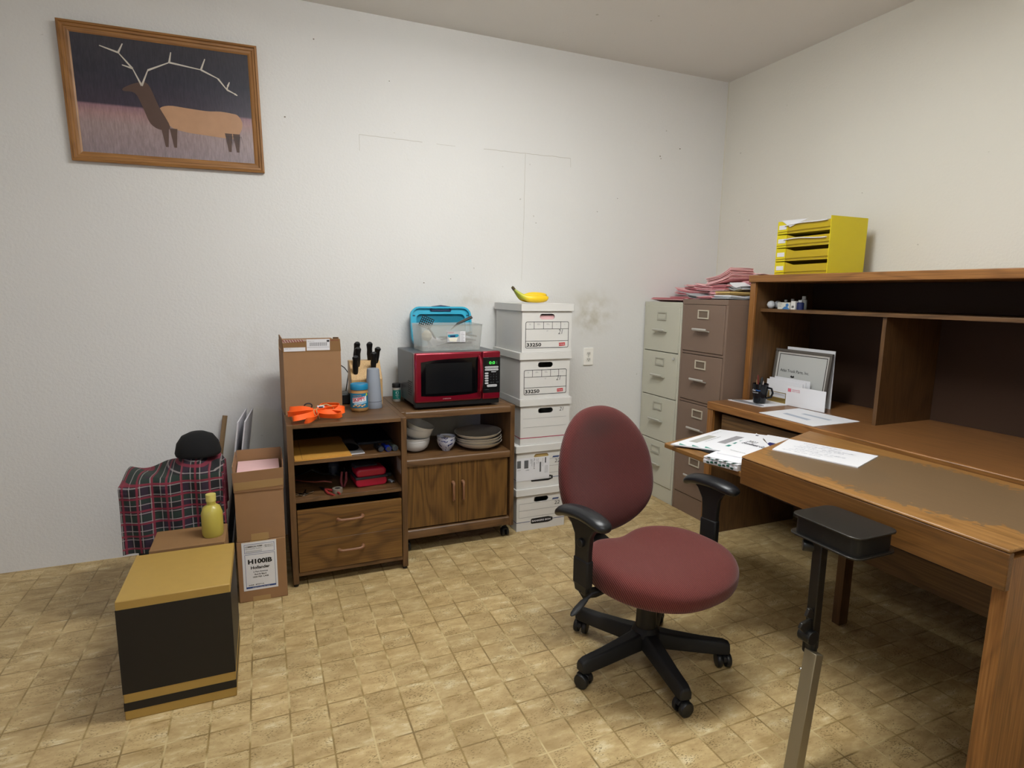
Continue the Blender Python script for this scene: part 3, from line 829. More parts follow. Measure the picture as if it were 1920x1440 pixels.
# ------------------------------------------------------------------ file boxes
def file_box(label, x, y, z, h, rz, kind, w=.305, d=.385):
    t = thing('file_box', label, 'box', (x, y, z), rz=rz, group='stacked white file boxes beside the microwave cabinet')
    lh = .040
    H = h-.003
    b = MB()
    th = .004
    # front wall with hand hole, other walls
    hw, hz0, hz1 = .046, H-.082, H-.052
    n = 8; r = (hz1-hz0)/2
    hole = [(w/2+hw-r+r*math.sin(PI*i/n), (hz0+hz1)/2-r*math.cos(PI*i/n)) for i in range(n+1)] + [(w/2-hw+r-r*math.sin(PI*i/n), (hz0+hz1)/2+r*math.cos(PI*i/n)) for i in range(n+1)]
    # front face as quads fan between hole and outer rectangle
    outer = []
    for (u, v) in hole:
        du, dv = u-w/2, v-(hz0+hz1)/2
        sx = (w/2)/abs(du) if abs(du) > 1e-6 else 1e9
        tz = (H-(hz0+hz1)/2) if dv > 0 else ((hz0+hz1)/2)
        sz = tz/abs(dv) if abs(dv) > 1e-6 else 1e9
        s = min(sx, sz)
        outer.append([w/2+du*s, (hz0+hz1)/2+dv*s])
    # snap nearest points to corners
    for (cx, cz) in ((0, 0), (w, 0), (w, H), (0, H)):
        k = min(range(len(outer)), key=lambda i: (outer[i][0]-cx)**2+(outer[i][1]-cz)**2)
        outer[k] = [cx, cz]
    k = len(hole)
    vs = [(u, 0, v) for u, v in hole]+[(u, 0, v) for u, v in outer]+[(u, th, v) for u, v in hole]+[(u, th, v) for u, v in outer]
    fs = []
    for i in range(k):
        j = (i+1) % k
        fs += [(i, j, k+j, k+i), (2*k+i, 3*k+i, 3*k+j, 2*k+j), (i, 2*k+i, 2*k+j, j)]
    b.add(vs, fs, 0)
    b.box(0, th, th, d, 0, H); b.box(w-th, w, th, d, 0, H); b.box(th, w-th, d-th, d, 0, H); b.box(th, w-th, th, d-th, 0, th)
    body = b.build('box_body', [white_card], t, smooth=0)
    l = MB()
    e_ = .009
    l.box(-e_, w+e_, -e_, d+e_, h-.003, h); l.box(-e_, w+e_, -e_, -e_+.003, h-lh, h-.003); l.box(-e_, w+e_, d+e_-.003, d+e_, h-lh, h-.003)
    l.box(-e_, -e_+.003, -e_, d+e_, h-lh, h-.003); l.box(w+e_-.003, w+e_, -e_, d+e_, h-lh, h-.003)
    l.build('box_lid', white_card, t, bevel=.0012)
    g = MB(); Y = -.0006
    if kind == 'table':
        x0, x1, z0, z1 = .022, w-.018, .022, H-.094
        tk = .0028
        A_ = rrect(x0, x1, z0, z1, .010, 4); B__ = rrect(x0+tk, x1-tk, z0+tk, z1-tk, .0075, 4)
        nn = len(A_)
        for i in range(nn):
            j = (i+1) % nn
            g.prism([A_[i], A_[j], B__[j], B__[i]], Y, 0, 'y', 1)
        zt_, zb = z1-.041, z0+.038
        g.box(x0, x1, Y, 0, zt_, zt_+tk*.8, 1); g.box(x0, x1, Y, 0, zb, zb+tk*.8, 1)
        for q in range(1, 5):
            xx = x0+(x1-x0)*(.19, .405, .61, .805)[q-1]
            g.box(xx, xx+tk*.8, Y, 0, zt_, z1, 1)
        for q, s in enumerate(('BOX\nTYPE', 'STORE\nDESTROY', 'DATES\nTO DATE', 'OF', 'NO')):
            text_into(g, s, at(x0+(x1-x0)*(.10, .30, .51, .71, .9)[q], Y, z1-.018), h=.008 if '\n' in s else .003, align='C', m=3)
        text_into(g, 'BOX\nNO.', at((x0+x1)/2, Y, zt_-.014), h=.008, align='C', m=3)
        text_into(g, '33250', at(x0+.008, Y, z0+.009), h=.020, w=.088, bold=.03, m=1)
        g.T = at((x1-.040), 0, z0+.019, Matrix.Rotation(R(-3), 4, 'Y'))
        g.box(-.019, .019, Y, 0, -.009, .009, 2)
        g.T = Matrix.Identity(4)
        text_into(g, 'STAPLES', at(x1-.056, Y-.0002, z0+.0155), h=.006, w=.031, m=4, bold=.01)
        text_into(g, '21', at(x1-.066, Y, zb+.038), h=.026, w=.028, m=5, shear=.25)
    elif kind == 'redline':
        g.box(0, w, Y, 0, .038, .042, 6); g.box(-.0006, 0, 0, d, .038, .042, 6)
        for zz in (.100, .150): g.box(.016, w-.02, Y, 0, zz, zz+.001, 3)
        text_into(g, '21', at(w-.066, Y, .185), h=.021, w=.026, m=5, shear=.2)
    else:
        x0, x1, z0, z1 = .014, w-.014, .078, .160
        for zz in (z0, (z0+z1)/2, z1): g.box(x0, x1, Y, 0, zz, zz+.0012, 3)
        g.box(x0, x0+.0012, Y, 0, z0, z1, 3); g.box(x1, x1+.0012, Y, 0, z0, z1, 3)
        g.box(0, .085, Y, 0, .050, .053, 7); g.box(.225, w, Y, 0, .050, .053, 7); g.box(-.0006, 0, 0, d, .050, .053, 7)
        g.prism([(.095, .036), (.20, .034), (.228, .042), (.228, .060), (.20, .068), (.095, .066), (.090, .060), (.090, .042)], Y-.0002, 0, 'y', 1)
        text_into(g, 'BANKERS BOX', at(.097, Y-.0004, .046), h=.010, w=.122, m=4, bold=.03)
        g.prism([(.222, .166), (.262, .166), (.268, .175), (.228, .175)], Y, 0, 'y', 7)
        text_into(g, '22', at(.238, Y, .136), h=.020, w=.034, m=5, shear=.1)
    g.build('printing', [white_card, ink_black, ink_red, ink_grey, white_paper, pencil, plain('crimson_line', '#a81f48', .6), plain('slate_blue_line', '#3d4c78', .6)], body, smooth=0)
    return t, body
XB = 1.285
bx5, _ = file_box('white file box on the floor, bottom of the stack, with a black oval name plate', 1.275, 2.920, 0.0, .249, R(0), 'bank')
bx4, b4 = file_box('white file box with a shipping label and tan hand hole, second from the bottom', 1.272, 2.922, .250, .251, R(.3), 'bank')
bx3, _ = file_box('white file box with a red line, middle of the stack of five', 1.293, 2.926, .502, .262, R(-.4), 'redline')
bx2, _ = file_box('white file box with 33250 printing and a dark hand hole, second from the top', 1.287, 2.926, .765, .258, R(.2), 'table', d=.38)
bx1, _ = file_box('white file box with bananas on its lid, pink papers showing in the hand hole', 1.292, 2.926, 1.024, .264, R(0), 'table', d=.38)
# shipping label on box 4
s4 = MB(); Y = -.0012
s4.box(-.002, .205, Y, -.0007, .046, .178, 0)
s4.box(.002, .026, Y-.0002, Y, .122, .165, 2)
for q in range(14): s4.box(.003, .025, Y-.0004, Y-.0002, .123+q*.003, .1242+q*.003, 1)
s4.box(.046, .072, Y-.0002, Y, .118, .165, 2)
for q in range(15): s4.box(.047, .071, Y-.0004, Y-.0002, .119+q*.003, .1202+q*.003, 1)
ROT = Matrix(((0, 1, 0, 0), (0, 0, -1, 0), (-1, 0, 0, 0), (0, 0, 0, 1)))   # text running downwards
for (xx, s, hh, ww) in ((.084, 'SHIP TO', .005, .026), (.092, 'WAREHOUSE 4', .004, .044), (.104, 'FL-004-0', .008, .060), (.122, 'LOT 21', .005, .030), (.132, 'GROUND', .003, .03), (.160, 'TRACKING', .003, .05)):
    text_into(s4, s, Matrix.Translation((xx, Y-.0004, .170)) @ ROT, h=hh, w=ww, m=1)
s4.box(.142, .152, Y-.0004, Y, .090, .148, 2)
for q in range(18): s4.box(.143, .151, Y-.0006, Y-.0004, .092+q*.003, .0932+q*.003, 1)
s4.box(.176, .182, Y-.0004, Y, .140, .172, 1)
text_into(s4, '1Z 54 19', at(.004, Y-.0004, .108), h=.005, w=.02, m=1); text_into(s4, 'UPS', at(.056, Y-.0004, .104), h=.006, w=.02, m=1)
for q in range(5): s4.box(.176+q*.004, .1768+q*.004, Y-.0004, Y, .080, .125, 2)
part_label(s4.build('shipping_label', [white_paper, ink_black, ink_grey], b4, smooth=0), 'white shipping label printed sideways')
# contents seen through hand holes
pk = MB()
for q in range(30): pk.box(.012+random.uniform(0, .003), .29, .012, .37, .012+q*.0063, .012+q*.0063+.0058, q % 2)
o = pk.build('form_stack', [pink_paper, pink_pale], None, smooth=0, loc=(1.292, 2.926, 1.024))
tag(o, 'stack of pink forms inside the topmost file box', 'paper')
o = MB().box(.012, .29, .006, .010, .15, .235).build('folder', manila, None, loc=(1.272, 2.922, .250))
tag(o, 'tan folder behind the hand hole of the box with the shipping label', 'folder')

# ------------------------------------------------------------------ bananas
ban = plain('banana_yellow', '#e3bd1c', 0.45, var=.07, vscale=25)
bn = thing('banana_bunch', 'bunch of yellow bananas on the lid of the topmost file box', 'banana', (1.285, 3.03, 1.288))
def banana(mb_pts, rs):
    b = MB(); b.tube(mb_pts, rs, n=12, m=0); return b
def banana_mat():
    m, nt, N, L, B = nodes_of('ripe_banana_skin')
    tc = N.new('ShaderNodeTexCoord'); sp = N.new('ShaderNodeSeparateXYZ'); L.new(tc.outputs['Object'], sp.inputs[0])
    r = ramp(N, [(0.0, '#4f4526'), (0.05, '#8d9a35'), (0.22, '#b9b92c'), (0.36, '#e6c21e'), (0.93, '#e3b91c'), (1.0, '#5d4a20')])
    mr = N.new('ShaderNodeMapRange'); mr.inputs[1].default_value = -.005; mr.inputs[2].default_value = .205
    L.new(sp.outputs['X'], mr.inputs[0]); L.new(mr.outputs[0], r.inputs['Fac']); L.new(r.outputs['Color'], B.inputs['Base Color'])
    B.inputs['Roughness'].default_value = .42
    return m
bmat = banana_mat()
for (dy, dz, ex, hook) in ((-.040, .003, 0, .018), (-.002, .018, .008, .036), (.038, .003, -.022, .046)):
    pts = [(.0, 0, .078), (.012, dy*.15, .066), (.030, dy*.5, .050), (.055, dy*.8, .030), (.090, dy, .0225+dz), (.130, dy, .0235+dz), (.165+ex, dy, .0225+dz), (.188+ex, dy+.004, .026+dz), (.196+ex, dy+.006, .032+hook*.4)]
    rs = [.007, .008, .010, .017, .0225, .0235, .0210, .014, .004]
    banana(pts, rs).build('banana', bmat, bn, smooth=60, sub=1)
MB().tube([(-.010, 0, .088), (-.004, 0, .084), (.004, 0, .074)], [.0075, .009, .009], n=8).build('stem', plain('banana_stem', '#54482f', .8), bn)

# ------------------------------------------------------------------ crockery in the cabinet
glaze = plain('white_glaze', '#e4e5e8', 0.18)
glaze_t = plain('taupe_glaze', '#8d857b', 0.22)
def lathe_shell(prof_out, th, n=56):
    """closed thin shell of revolution from outer profile"""
    inn = [(max(0, r-th), z+th*.6) for r, z in prof_out[::-1]]
    inn[0] = (prof_out[-1][0]-th, prof_out[-1][1])
    return MB().lathe(prof_out+inn, n=n)
ZS = .5035
bowl_prof = [(0, 0), (.030, 0), (.034, .003), (.052, .010), (.066, .024), (.074, .044), (.078, .062)]
bowls = [(0.722, 3.02, ZS, 0, 0, 'white bowl at the bottom of the bowl stack'),
         (0.722, 3.02, ZS+.016, 0, R(1), 'white bowl second from the bottom of the bowl stack'),
         (0.727, 3.022, ZS+.066, R(5), R(12), 'tilted white bowl third in the stack below the topmost bowl'),
         (0.731, 3.020, ZS+.092, R(9), R(17), 'tilted white bowl on top of the bowl stack in the microwave cabinet')]
for (x, y, z, rx, ry, lab) in bowls:
    o = lathe_shell(bowl_prof, .0035).build('bowl', glaze, None, smooth=50, loc=(x, y, z), rot=(rx, ry, 0))
    tag(o, lab, 'bowl', 'white bowls stacked in the microwave cabinet')
plate_prof = [(0, 0), (.062, 0), (.066, .003), (.096, .009), (.118, .022), (.1295, .038)]
for q, (z, rx, ry, s, lab) in enumerate([(ZS, 0, 0, 1, 'taupe coupe plate at the bottom of the plate stack'), (ZS+.017, R(.5), R(-1), 1, 'taupe coupe plate second from the bottom of the stack'),
        (ZS+.029, 0, R(-1.2), 1, 'taupe coupe plate just below the topmost plate'), (ZS+.052, R(1.5), R(-2), 1.0, 'taupe coupe plate on top of the plate stack')]):
    p = [(r*s, zz) for r, zz in plate_prof]
    inn = [(max(0, r-.004), zz+.0035) for r, zz in p[::-1]]; inn[0] = (p[-1][0]-.003, p[-1][1])
    mb = MB(); mb.lathe(p+inn, n=64)
    # rim ring paler
    o = mb.build('plate', [glaze_t, plain('cream_rim', '#c9c0b2', .2)], None, smooth=50, loc=(1.070-q*.001, 2.992, z), rot=(rx, ry, 0))
    me = o.data
    for pl in me.polygons:
        rr = math.hypot(pl.center.x, pl.center.y)
        if rr > .1245*s or (pl.normal.z < -.1): pl.material_index = 1
    tag(o, lab, 'plate', 'taupe plates stacked in the microwave cabinet')
blue_wave = None
def rice_mat():
    m, nt, N, L, B = nodes_of('blue_brush_pattern')
    tc = N.new('ShaderNodeTexCoord')
    n1 = N.new('ShaderNodeTexNoise'); n1.inputs['Scale'].default_value = 26; n1.inputs['Detail'].default_value = 1; n1.inputs['Distortion'].default_value = 2.2
    L.new(tc.outputs['Object'], n1.inputs['Vector'])
    r = ramp(N, [(.585, '#c3c5d2'), (.61, '#27306e')]); L.new(n1.outputs['Fac'], r.inputs['Fac'])
    L.new(r.outputs['Color'], B.inputs['Base Color']); B.inputs['Roughness'].default_value = .2
    return m
ricem = rice_mat()
sb_prof = [(0, 0), (.022, 0), (.023, .005), (.026, .008), (.040, .026), (.0475, .046), (.0505, .060)]
for z, lab in ((ZS, 'small blue patterned porcelain bowl, the lower of two'), (ZS+.019, 'small blue patterned porcelain bowl holding packets, on top')):
    tag(lathe_shell(sb_prof, .003, 40).build('rice_bowl', ricem, None, smooth=50, loc=(.880, 2.975, z)), lab, 'bowl', 'two blue patterned bowls nested')
for q, (dx, dy, a) in enumerate(((-.012, -.006, 20), (.012, .002, -30), (.0, .012, 70))):
    sb = MB(); sb.sheet(lambda u, v: ((u-.5)*.034, (v-.5)*.026, .003*math.sin(u*3.1)), 6, 4, .0012)
    tag(sb.build('seasoning_packet', plain('packet_cream', '#cbbfb3', .5), None, smooth=60, loc=(.880+dx, 2.975+dy, ZS+.068+.003*q), rot=(R(12*(q-1)), R(14), R(a))), 'pale seasoning packet in the upper patterned bowl', 'packet', 'packets in the patterned bowl')

# ------------------------------------------------------------------ on top of the left cabinet
TZ = LZ
cb_ = thing('open_carton', 'tall brown carton with raised flaps and shipping labels, beside the knife block', 'box', (0.082, 2.930, TZ), rz=R(4))
cw, cd, ch = .262, .20, .300
b = MB(); th = .004
b.box(0, cw, 0, th, 0, ch); b.box(0, cw, cd-th, cd, 0, ch); b.box(0, th, th, cd-th, 0, ch); b.box(cw-th, cw, th, cd-th, 0, ch); b.box(th, cw-th, th, cd-th, 0, th)
b.build('carton_body', cardboard, cb_, smooth=0)
def flap(name, w_, h_, loc, rot, m=cardboard, bend=.004):
    f = MB(); f.prism([(0, 0), (w_, 0), (w_-.004, h_*.96), (w_-.010, h_), (.008, h_), (.002, h_*.95)], 0, .003, 'y')
    return f.build(name, m, cb_, smooth=0, loc=loc, rot=rot)
ff = flap('front_flap', cw+.002, .060, (-.001, -.001, ch-.002), (R(6), 0, 0), cardboard_dark)
fl = MB(); Yf = -.0005
fl.box(.004, .100, Yf, 0, .004, .022, 0); fl.box(.106, .212, Yf-.0002, 0, .006, .060, 0)
for q in range(26):
    fl.box(.120+q*.0031, .120+q*.0031+(.0012 if q % 3 else .0020), Yf-.0006, Yf-.0002, .027, .044, 2)
fl.box(.108, .210, Yf-.0004, -.0004, .020, .0212, 2)
fl.box(.198, .210, Yf-.0008, Yf, .046, .055, 1)
text_into(fl, 'ORDER 114-2', at(.110, Yf-.0004, .048), h=.003, w=.03, m=2); text_into(fl, 'SHIP TO 1', at(.010, Yf-.0002, .015), h=.003, w=.03, m=2)
fl.prism([(.0, .044), (.106, .052), (.106, .060), (.0, .060)], Yf, 0, 'y', 3)
for q in range(8): fl.prism([(.006+q*.012, .046), (.010+q*.012, .046), (.002+q*.012, .059), (-.002+q*.012, .059)], Yf-.0003, Yf, 'y', 4)
text_into(fl, 'OVERTAPE', at(.212, Yf-.0003, .050), h=.006, w=.040, m=4)
part_label(fl.build('labels', [white_paper, ink_black, ink_grey, plain('clear_printed_tape', '#b29a8e', .4), plain('maroon_tape_print', '#7c2230', .6)], ff, smooth=0), 'shipping labels and printed tape')
flap('side_flap', .150, .060, (.001, .012, ch-.002), (0, R(-6), R(90)))
flap('side_flap', .150, .064, (cw-.001, .030, ch-.002), (0, R(4), R(90)))
flap('back_flap', cw, .050, (0, cd-.002, ch-.002), (R(-14), 0, 0))

# orange webbing bundle
ob = thing('strap_bundle', 'bundle of bright orange webbing held by rubber bands at the front of the left cabinet', 'strap', (0.205, 2.775, TZ))
def ribbon(pts, w, th=.0022, m=0, mb=None, twist=0.0):
    """flat webbing band following pts; width kept roughly vertical unless twisted"""
    pts = [Vector(p) for p in pts]
    # resample with catmull rom
    P = []
    n = 6
    for i in range(len(pts)-1):
        p0 = pts[max(0, i-1)]; p1 = pts[i]; p2 = pts[i+1]; p3 = pts[min(len(pts)-1, i+2)]
        for q in range(n):
            t = q/n
            P.append(0.5*((2*p1)+(-p0+p2)*t+(2*p0-5*p1+4*p2-p3)*t*t+(-p0+3*p1-3*p2+p3)*t**3))
    P.append(pts[-1])
    vs = []; fs = []
    K = len(P)
    for i, p in enumerate(P):
        t = (P[min(K-1, i+1)]-P[max(0, i-1)]).normalized()
        up = Vector((0, 0, 1))
        side = t.cross(up)
        side = side.normalized() if side.length > 1e-4 else Vector((0, 1, 0))
        up2 = side.cross(t).normalized()
        an = twist*math.sin(i/K*PI*2)
        wv = (up2*math.cos(an)+side*math.sin(an))
        nv = (side*math.cos(an)-up2*math.sin(an))
        for (a, b2) in ((.5, .5), (.5, -.5), (-.5, -.5), (-.5, .5)):
            vs.append(p+wv*w*a+nv*th*b2)
    for i in range(K-1):
        for j in range(4):
            fs.append((i*4+j, i*4+(j+1) % 4, (i+1)*4+(j+1) % 4, (i+1)*4+j))
    fs.append((0, 1, 2, 3)); fs.append(((K-1)*4+3, (K-1)*4+2, (K-1)*4+1, (K-1)*4))
    mb.add(vs, fs, m)
rb = MB()
loops = [(-1, .108, .055, .040, .0, .45), (-1, .118, .000, .030, .35, -.5), (-1, .100, -.060, .022, 1.2, .5), (-1, .040, -.098, .018, 1.5, -.5),
         (1, .108, .060, .042, .1, .5), (1, .128, .012, .034, .3, -.5), (1, .108, -.045, .024, .6, .5)]
for (sg, L_, oy, z, ph, tw) in loops:
    a = Vector((0, 0, .028)); e2 = Vector((sg*L_, oy, z)); side = Vector((0, 1, 0))
    ax = Vector((sg*.3*oy/.1, 0, 0))
    wdt = .020
    nrm = Vector((-oy, sg*L_, 0)).normalized()
    pts = [(0, 0, .030), (e2.x*.35+nrm.x*wdt, e2.y*.35+nrm.y*wdt, z+.006), (e2.x*.85+nrm.x*wdt*.9, e2.y*.85+nrm.y*wdt*.9, z+.003), (e2.x, e2.y, z),
           (e2.x*.85-nrm.x*wdt*.9, e2.y*.85-nrm.y*wdt*.9, z-.004), (e2.x*.35-nrm.x*wdt, e2.y*.35-nrm.y*wdt, z-.003), (0, 0, .024)]
    pts = [(p[0], p[1], max(.014, p[2]*1.2)) for p in pts]
    ribbon(pts, .025, mb=rb, twist=tw)
rb.build('webbing', orange_strap, ob, smooth=60)
rub = plain('tan_rubber', '#b9925c', .5)
for x_, tl in ((-.004, 10), (.008, -8)):
    pr = []
    for k in range(14):
        a = 2*PI*k/14
        pr.append((x_+.006*math.sin(a*2), .022*math.cos(a), .028+.024*math.sin(a)))
    MB().tube(pr, .0024, n=8, closed=True).build('rubber_band', rub, ob)
MB().tube([(-.030+.017*math.cos(2*PI*k/16), .030, .062+.012*math.sin(2*PI*k/16)) for k in range(16)], .0030, n=8, closed=True).build('ring', plain('dark_ring', '#2b2226', .4), ob)
MB().tube([(.02, .028, .06), (.05, .025, .066), (.075, .02, .055), (.080, .018, .045)], .003, n=8).build('rubber_band', rub, ob)
bk = MB(); bk.box(.008, .040, .012, .030, .052, .062, 0); bk.box(.014, .034, .010, .014, .055, .060, 1)
part_label(bk.build('buckle', [white_paper, black_plastic], ob, bevel=.002), 'white and black buckle')

# peanut butter jar
jr = thing('peanut_butter_jar', 'peanut butter jar with a blue screw lid and blue label in front of the tumbler', 'jar', (0.424, 2.935, TZ), rz=R(-18))
pbm = plain('peanut_butter', '#a97f4e', .3)
MB().lathe([(0, 0), (.036, 0), (.041, .004), (.043, .012), (.0435, .090), (.041, .100), (.039, .106), (.039, .112), (0, .112)], n=48).build('jar_body', pbm, jr, smooth=40)
lidp = MB(); lidp.lathe([(0, .108), (.0425, .108), (.0432, .110), (.0432, .132), (.041, .136), (.036, .1365), (.034, .135), (0, .135)], n=64)
lidp.build('screw_lid', plain('blue_lid', '#1e7ea8', .35), jr, smooth=40)
def wrap(mb, poly, r, z, tilt=0.0, m=0, sub=10, th=.0003):
    """flat shape (u along circumference in metres, v height) wrapped on a cylinder facing -y"""
    pass
def wrap_mesh(src, r, th=.0):
    for i, p in enumerate(src.v):
        u, y, z = p
        rr = r - y
        a = u/r
        src.v[i] = (math.sin(a)*rr, -math.cos(a)*rr, z)
    return src
def grid_rect(mb, x0, x1, z0, z1, y, m, n=14):
    for i in range(n):
        a = x0+(x1-x0)*i/n; c = x0+(x1-x0)*(i+1)/n
        mb.add([(a, y, z0), (c, y, z0), (c, y, z1), (a, y, z1)], [(0, 1, 2, 3)], m)
    return mb
lw = MB()
grid_rect(lw, -.062, .062, .020, .092, -.0003, 0, 30)
def band_quad(x0, x1, za0, za1, zb0, zb1, y, m, n=14):
    for i in range(n):
        t0, t1 = i/n, (i+1)/n
        xa, xb = x0+(x1-x0)*t0, x0+(x1-x0)*t1
        lw.add([(xa, y, za0+(zb0-za0)*t0), (xb, y, za0+(zb0-za0)*t1), (xb, y, za1+(zb1-za1)*t1), (xa, y, za1+(zb1-za1)*t0)], [(0, 1, 2, 3)], m)
band_quad(-.028, .044, .044, .070, .054, .079, -.0006, 1)
band_quad(-.020, .046, .034, .046, .044, .055, -.0006, 3)
text_into(lw, 'SKIPPY', Matrix.Translation((-.024, -.0009, .050)) @ Matrix.Rotation(R(-8), 4, 'Y') @ FRONT, h=.019, w=.062, bold=.03, m=2)
text_into(lw, 'REDUCED FAT', Matrix.Translation((-.014, -.0009, .0375)) @ Matrix.Rotation(R(-8), 4, 'Y') @ FRONT, h=.005, w=.04, bold=.01, m=1)
text_into(lw, 'PEANUT BUTTER', Matrix.Translation((-.022, -.0009, .077)) @ Matrix.Rotation(R(-4), 4, 'Y') @ FRONT, h=.005, w=.040, bold=.01, m=4)
for q in range(9):
    a = q*.9
    lw.prism([(-.022+q*.007+.0045*math.cos(k*PI/4), .029+(q % 3)*.003+.0035*math.sin(k*PI/4)) for k in range(8)], -.0009, -.0007, 'y', 4 if q % 2 else 5)
lw.prism([(.040, .078), (.052, .080), (.050, .090), (.043, .092)], -.0009, -.0007, 'y', 6)
wrap_mesh(lw, .0437)
part_label(lw.build('label', [plain('label_blue', '#1c6f93', .4), white_paper, plain('logo_red', '#c2223a', .4), plain('label_pale_blue', '#7fb0cf', .4), plain('label_orange', '#cf8a4c', .4), plain('label_cream_nut', '#dcc39a', .4), plain('label_lime', '#b9cc35', .4)], jr, smooth=0, fix=False), 'blue label with red lettering')

# grey tumbler upside down
tb = thing('tumbler', 'matt grey steel tumbler standing upside down behind the peanut butter jar', 'cup', (0.503, 2.990, TZ))
tg = plain('matt_grey_coating', '#8d939d', 0.45)
MB().lathe([(0, 0), (.0415, 0), (.0425, .002), (.0415, .034), (.0408, .0345), (.0408, .036), (.0412, .0365), (.0305, .196), (.029, .200), (.024, .202), (0, .2015)], n=56).build('tumbler_body', tg, tb, smooth=35)
MB().lathe([(.0413, .0335), (.0418, .0345), (.0413, .0365)], n=56).build('seam_ring', plain('seam_dark', '#4c5058', .5), tb)

# knife block
kb = thing('knife_block', 'pale wood knife block behind the grey tumbler', 'knife block', (0.405, 3.060, TZ))
beech = wood('beech', '#a98455', '#c29d69', '#d0ae7c', 'z', cath=.2)
prof_k = [(0, 0), (.14, 0), (.14, .200), (.085, .235), (.055, .150), (0, .105)]
k = MB()
def slab(x0, x1, p): k.prism(p, x0, x1, 'x')
slab(0, .158, [(.0, .0), (.13, .0), (.13, .225), (.075, .225), (.0, .135)])
k.build('block', beech, kb, bevel=.003)
kn = [(0.026, .030, .172, .112), (.040, .060, .205, .120), (.036, .095, .225, .125), (.118, .040, .185, .115), (.135, .075, .215, .105), (.112, .100, .225, .122)]
for q, (kx, ky, kz, kl) in enumerate(kn):
    lab = ['short knife at the front left of the block', 'medium black handled knife left in the block', 'tallest black handled knife at the left back of the block',
           'black handled knife at the front right of the block', 'black handled knife at the far right edge of the block', 'tallest black handled knife at the right back of the block'][q]
    t = thing('knife', lab, 'knife', (0.405+kx, 3.060+ky, TZ+kz-.012), rot=(R(24), R([-3, -1, 2, -2, 5, -5][q]), 0), group='knives in the knife block')
    h = MB()
    h.tube([(0, 0, 0), (0, -.002, .02), (0, .001, .05), (0, 0, .08), (0, -.006, kl*.92), (0, -.010, kl)], [.0115, .0135, .0150, .0135, .0165, .011], n=14, flat=.70, up=(0, 1, 0))
    hh = h.build('handle', black_plastic, t, smooth=60)
    MB().box(-.001, .001, -.010, .010, -.020, .004).build('blade', steel, t)
    rv = MB()
    for zz in (.03, .055, .08): rv.cyl((-.0085, -.001, zz), (.0085, -.001, zz), .0022, n=8)
    rv.build('rivets', steel, hh)

# black gadget behind the carton and its lead
gd = MB(); gd.box(0, .075, 0, .10, .006, .062)
g_ = gd.build('charger_box', black_plastic, None, bevel=.008, seg=3, loc=(0.330, 3.120, TZ-.006))
tag(g_, 'black plastic gadget behind the peanut butter jar', 'gadget')
lead = MB(); lead.tube([(0.30, 3.335, 1.02), (0.335, 3.325, 1.00), (0.365, 3.310, .955), (0.40, 3.29, .93), (0.42, 3.28, .90), (0.40, 3.26, .80), (0.37, 3.20, .80)], .0028, n=8)
tag(lead.build('power_lead', plain('black_cord', '#1d1b1a', .6), smooth=60), 'thin black lead curving down the wall beside the knife block', 'cable')

# spice jar
sj = thing('spice_jar', 'spice jar with a black cap and green label left of the microwave', 'jar', (0.655, 3.160, RZ))
MB().lathe([(0, 0), (.0205, 0), (.022, .002), (.022, .075), (.019, .078), (0, .078)], n=36).build('jar_body', plain('salt_glass', '#b7b3ab', .2), sj, smooth=40)
MB().lathe([(0, .077), (.0222, .077), (.0226, .079), (.0226, .097), (.0210, .099), (0, .099)], n=36).build('cap', black_matte, sj, smooth=40)
sw = MB(); grid_rect(sw, -.030, .030, .014, .064, -.0003, 0, 20)
sw.prism([(.008*math.cos(k*PI/10), .050+.008*math.sin(k*PI/10)) for k in range(20)], -.0005, -.0004, 'y', 1)
sw.prism([(.0045*math.cos(k*PI/10), .050+.0045*math.sin(k*PI/10)) for k in range(20)], -.0007, -.0006, 'y', 0)
text_into(sw, 'GARLIC', at(-.010, -.0006, .034), h=.004, w=.020, m=1, bold=.01); text_into(sw, 'SALT', at(-.006, -.0006, .026), h=.004, w=.012, m=1, bold=.01)
sw.prism([(-.008, .014), (.010, .014), (.006, .020), (0, .022)], -.0006, -.0005, 'y', 1)
wrap_mesh(sw, .0222)
part_label(sw.build('label', [plain('teal_green', '#1c7a70', .4), white_paper], sj, smooth=0, fix=False), 'green label')

# ------------------------------------------------------------------ on the shelves of the left cabinet
S1, S2 = .591, .415
def sheet_obj(name, poly, z, th, m, label, cat, lip=0, group=None):
    o = MB().prism(poly, z, z+th, 'z').build(name, m, None, smooth=0)
    return tag(o, label, cat, group)
sheet_obj('envelope', [(.102, 2.700), (.352, 2.716), (.346, 3.080), (.106, 3.085)], S1, .004, plain('manila_envelope', '#c58f3f', .6), 'large manila envelope, the lower of two on the upper shelf', 'envelope')
en = thing('envelope', 'large manila envelope with a fold line on top of another on the upper shelf', 'envelope', (0, 0, S1+.0045))
MB().prism([(.103, 2.697), (.350, 2.730), (.338, 3.088), (.106, 3.075)], 0, .0035, 'z').build('envelope_body', plain('manila_envelope', '#c58f3f', .6), en)
MB().box(.134, .1355, 2.702, 3.07, .0035, .0038).build('flap_fold', plain('fold_line', '#6e4c1e', .7), en)
mg = thing('magazine', 'glossy grey magazine with a black circle under the manila envelopes', 'magazine', (0.352, 2.736, S1), rz=R(3))
MB().box(-.05, .062, 0, .275, 0, .003).build('pages', white_paper, mg)
MB().box(-.05, .059, .004, .272, .0032, .0062).build('cover', plain('grey_cover', '#6b6866', .4), mg)
MB().prism([(.020+.036*math.cos(k*PI/12), .120+.075*math.sin(k*PI/12)) for k in range(24)], .0062, .0066, 'z').build('black_circle', plain('black_print', '#0c0c0e', .4), mg)
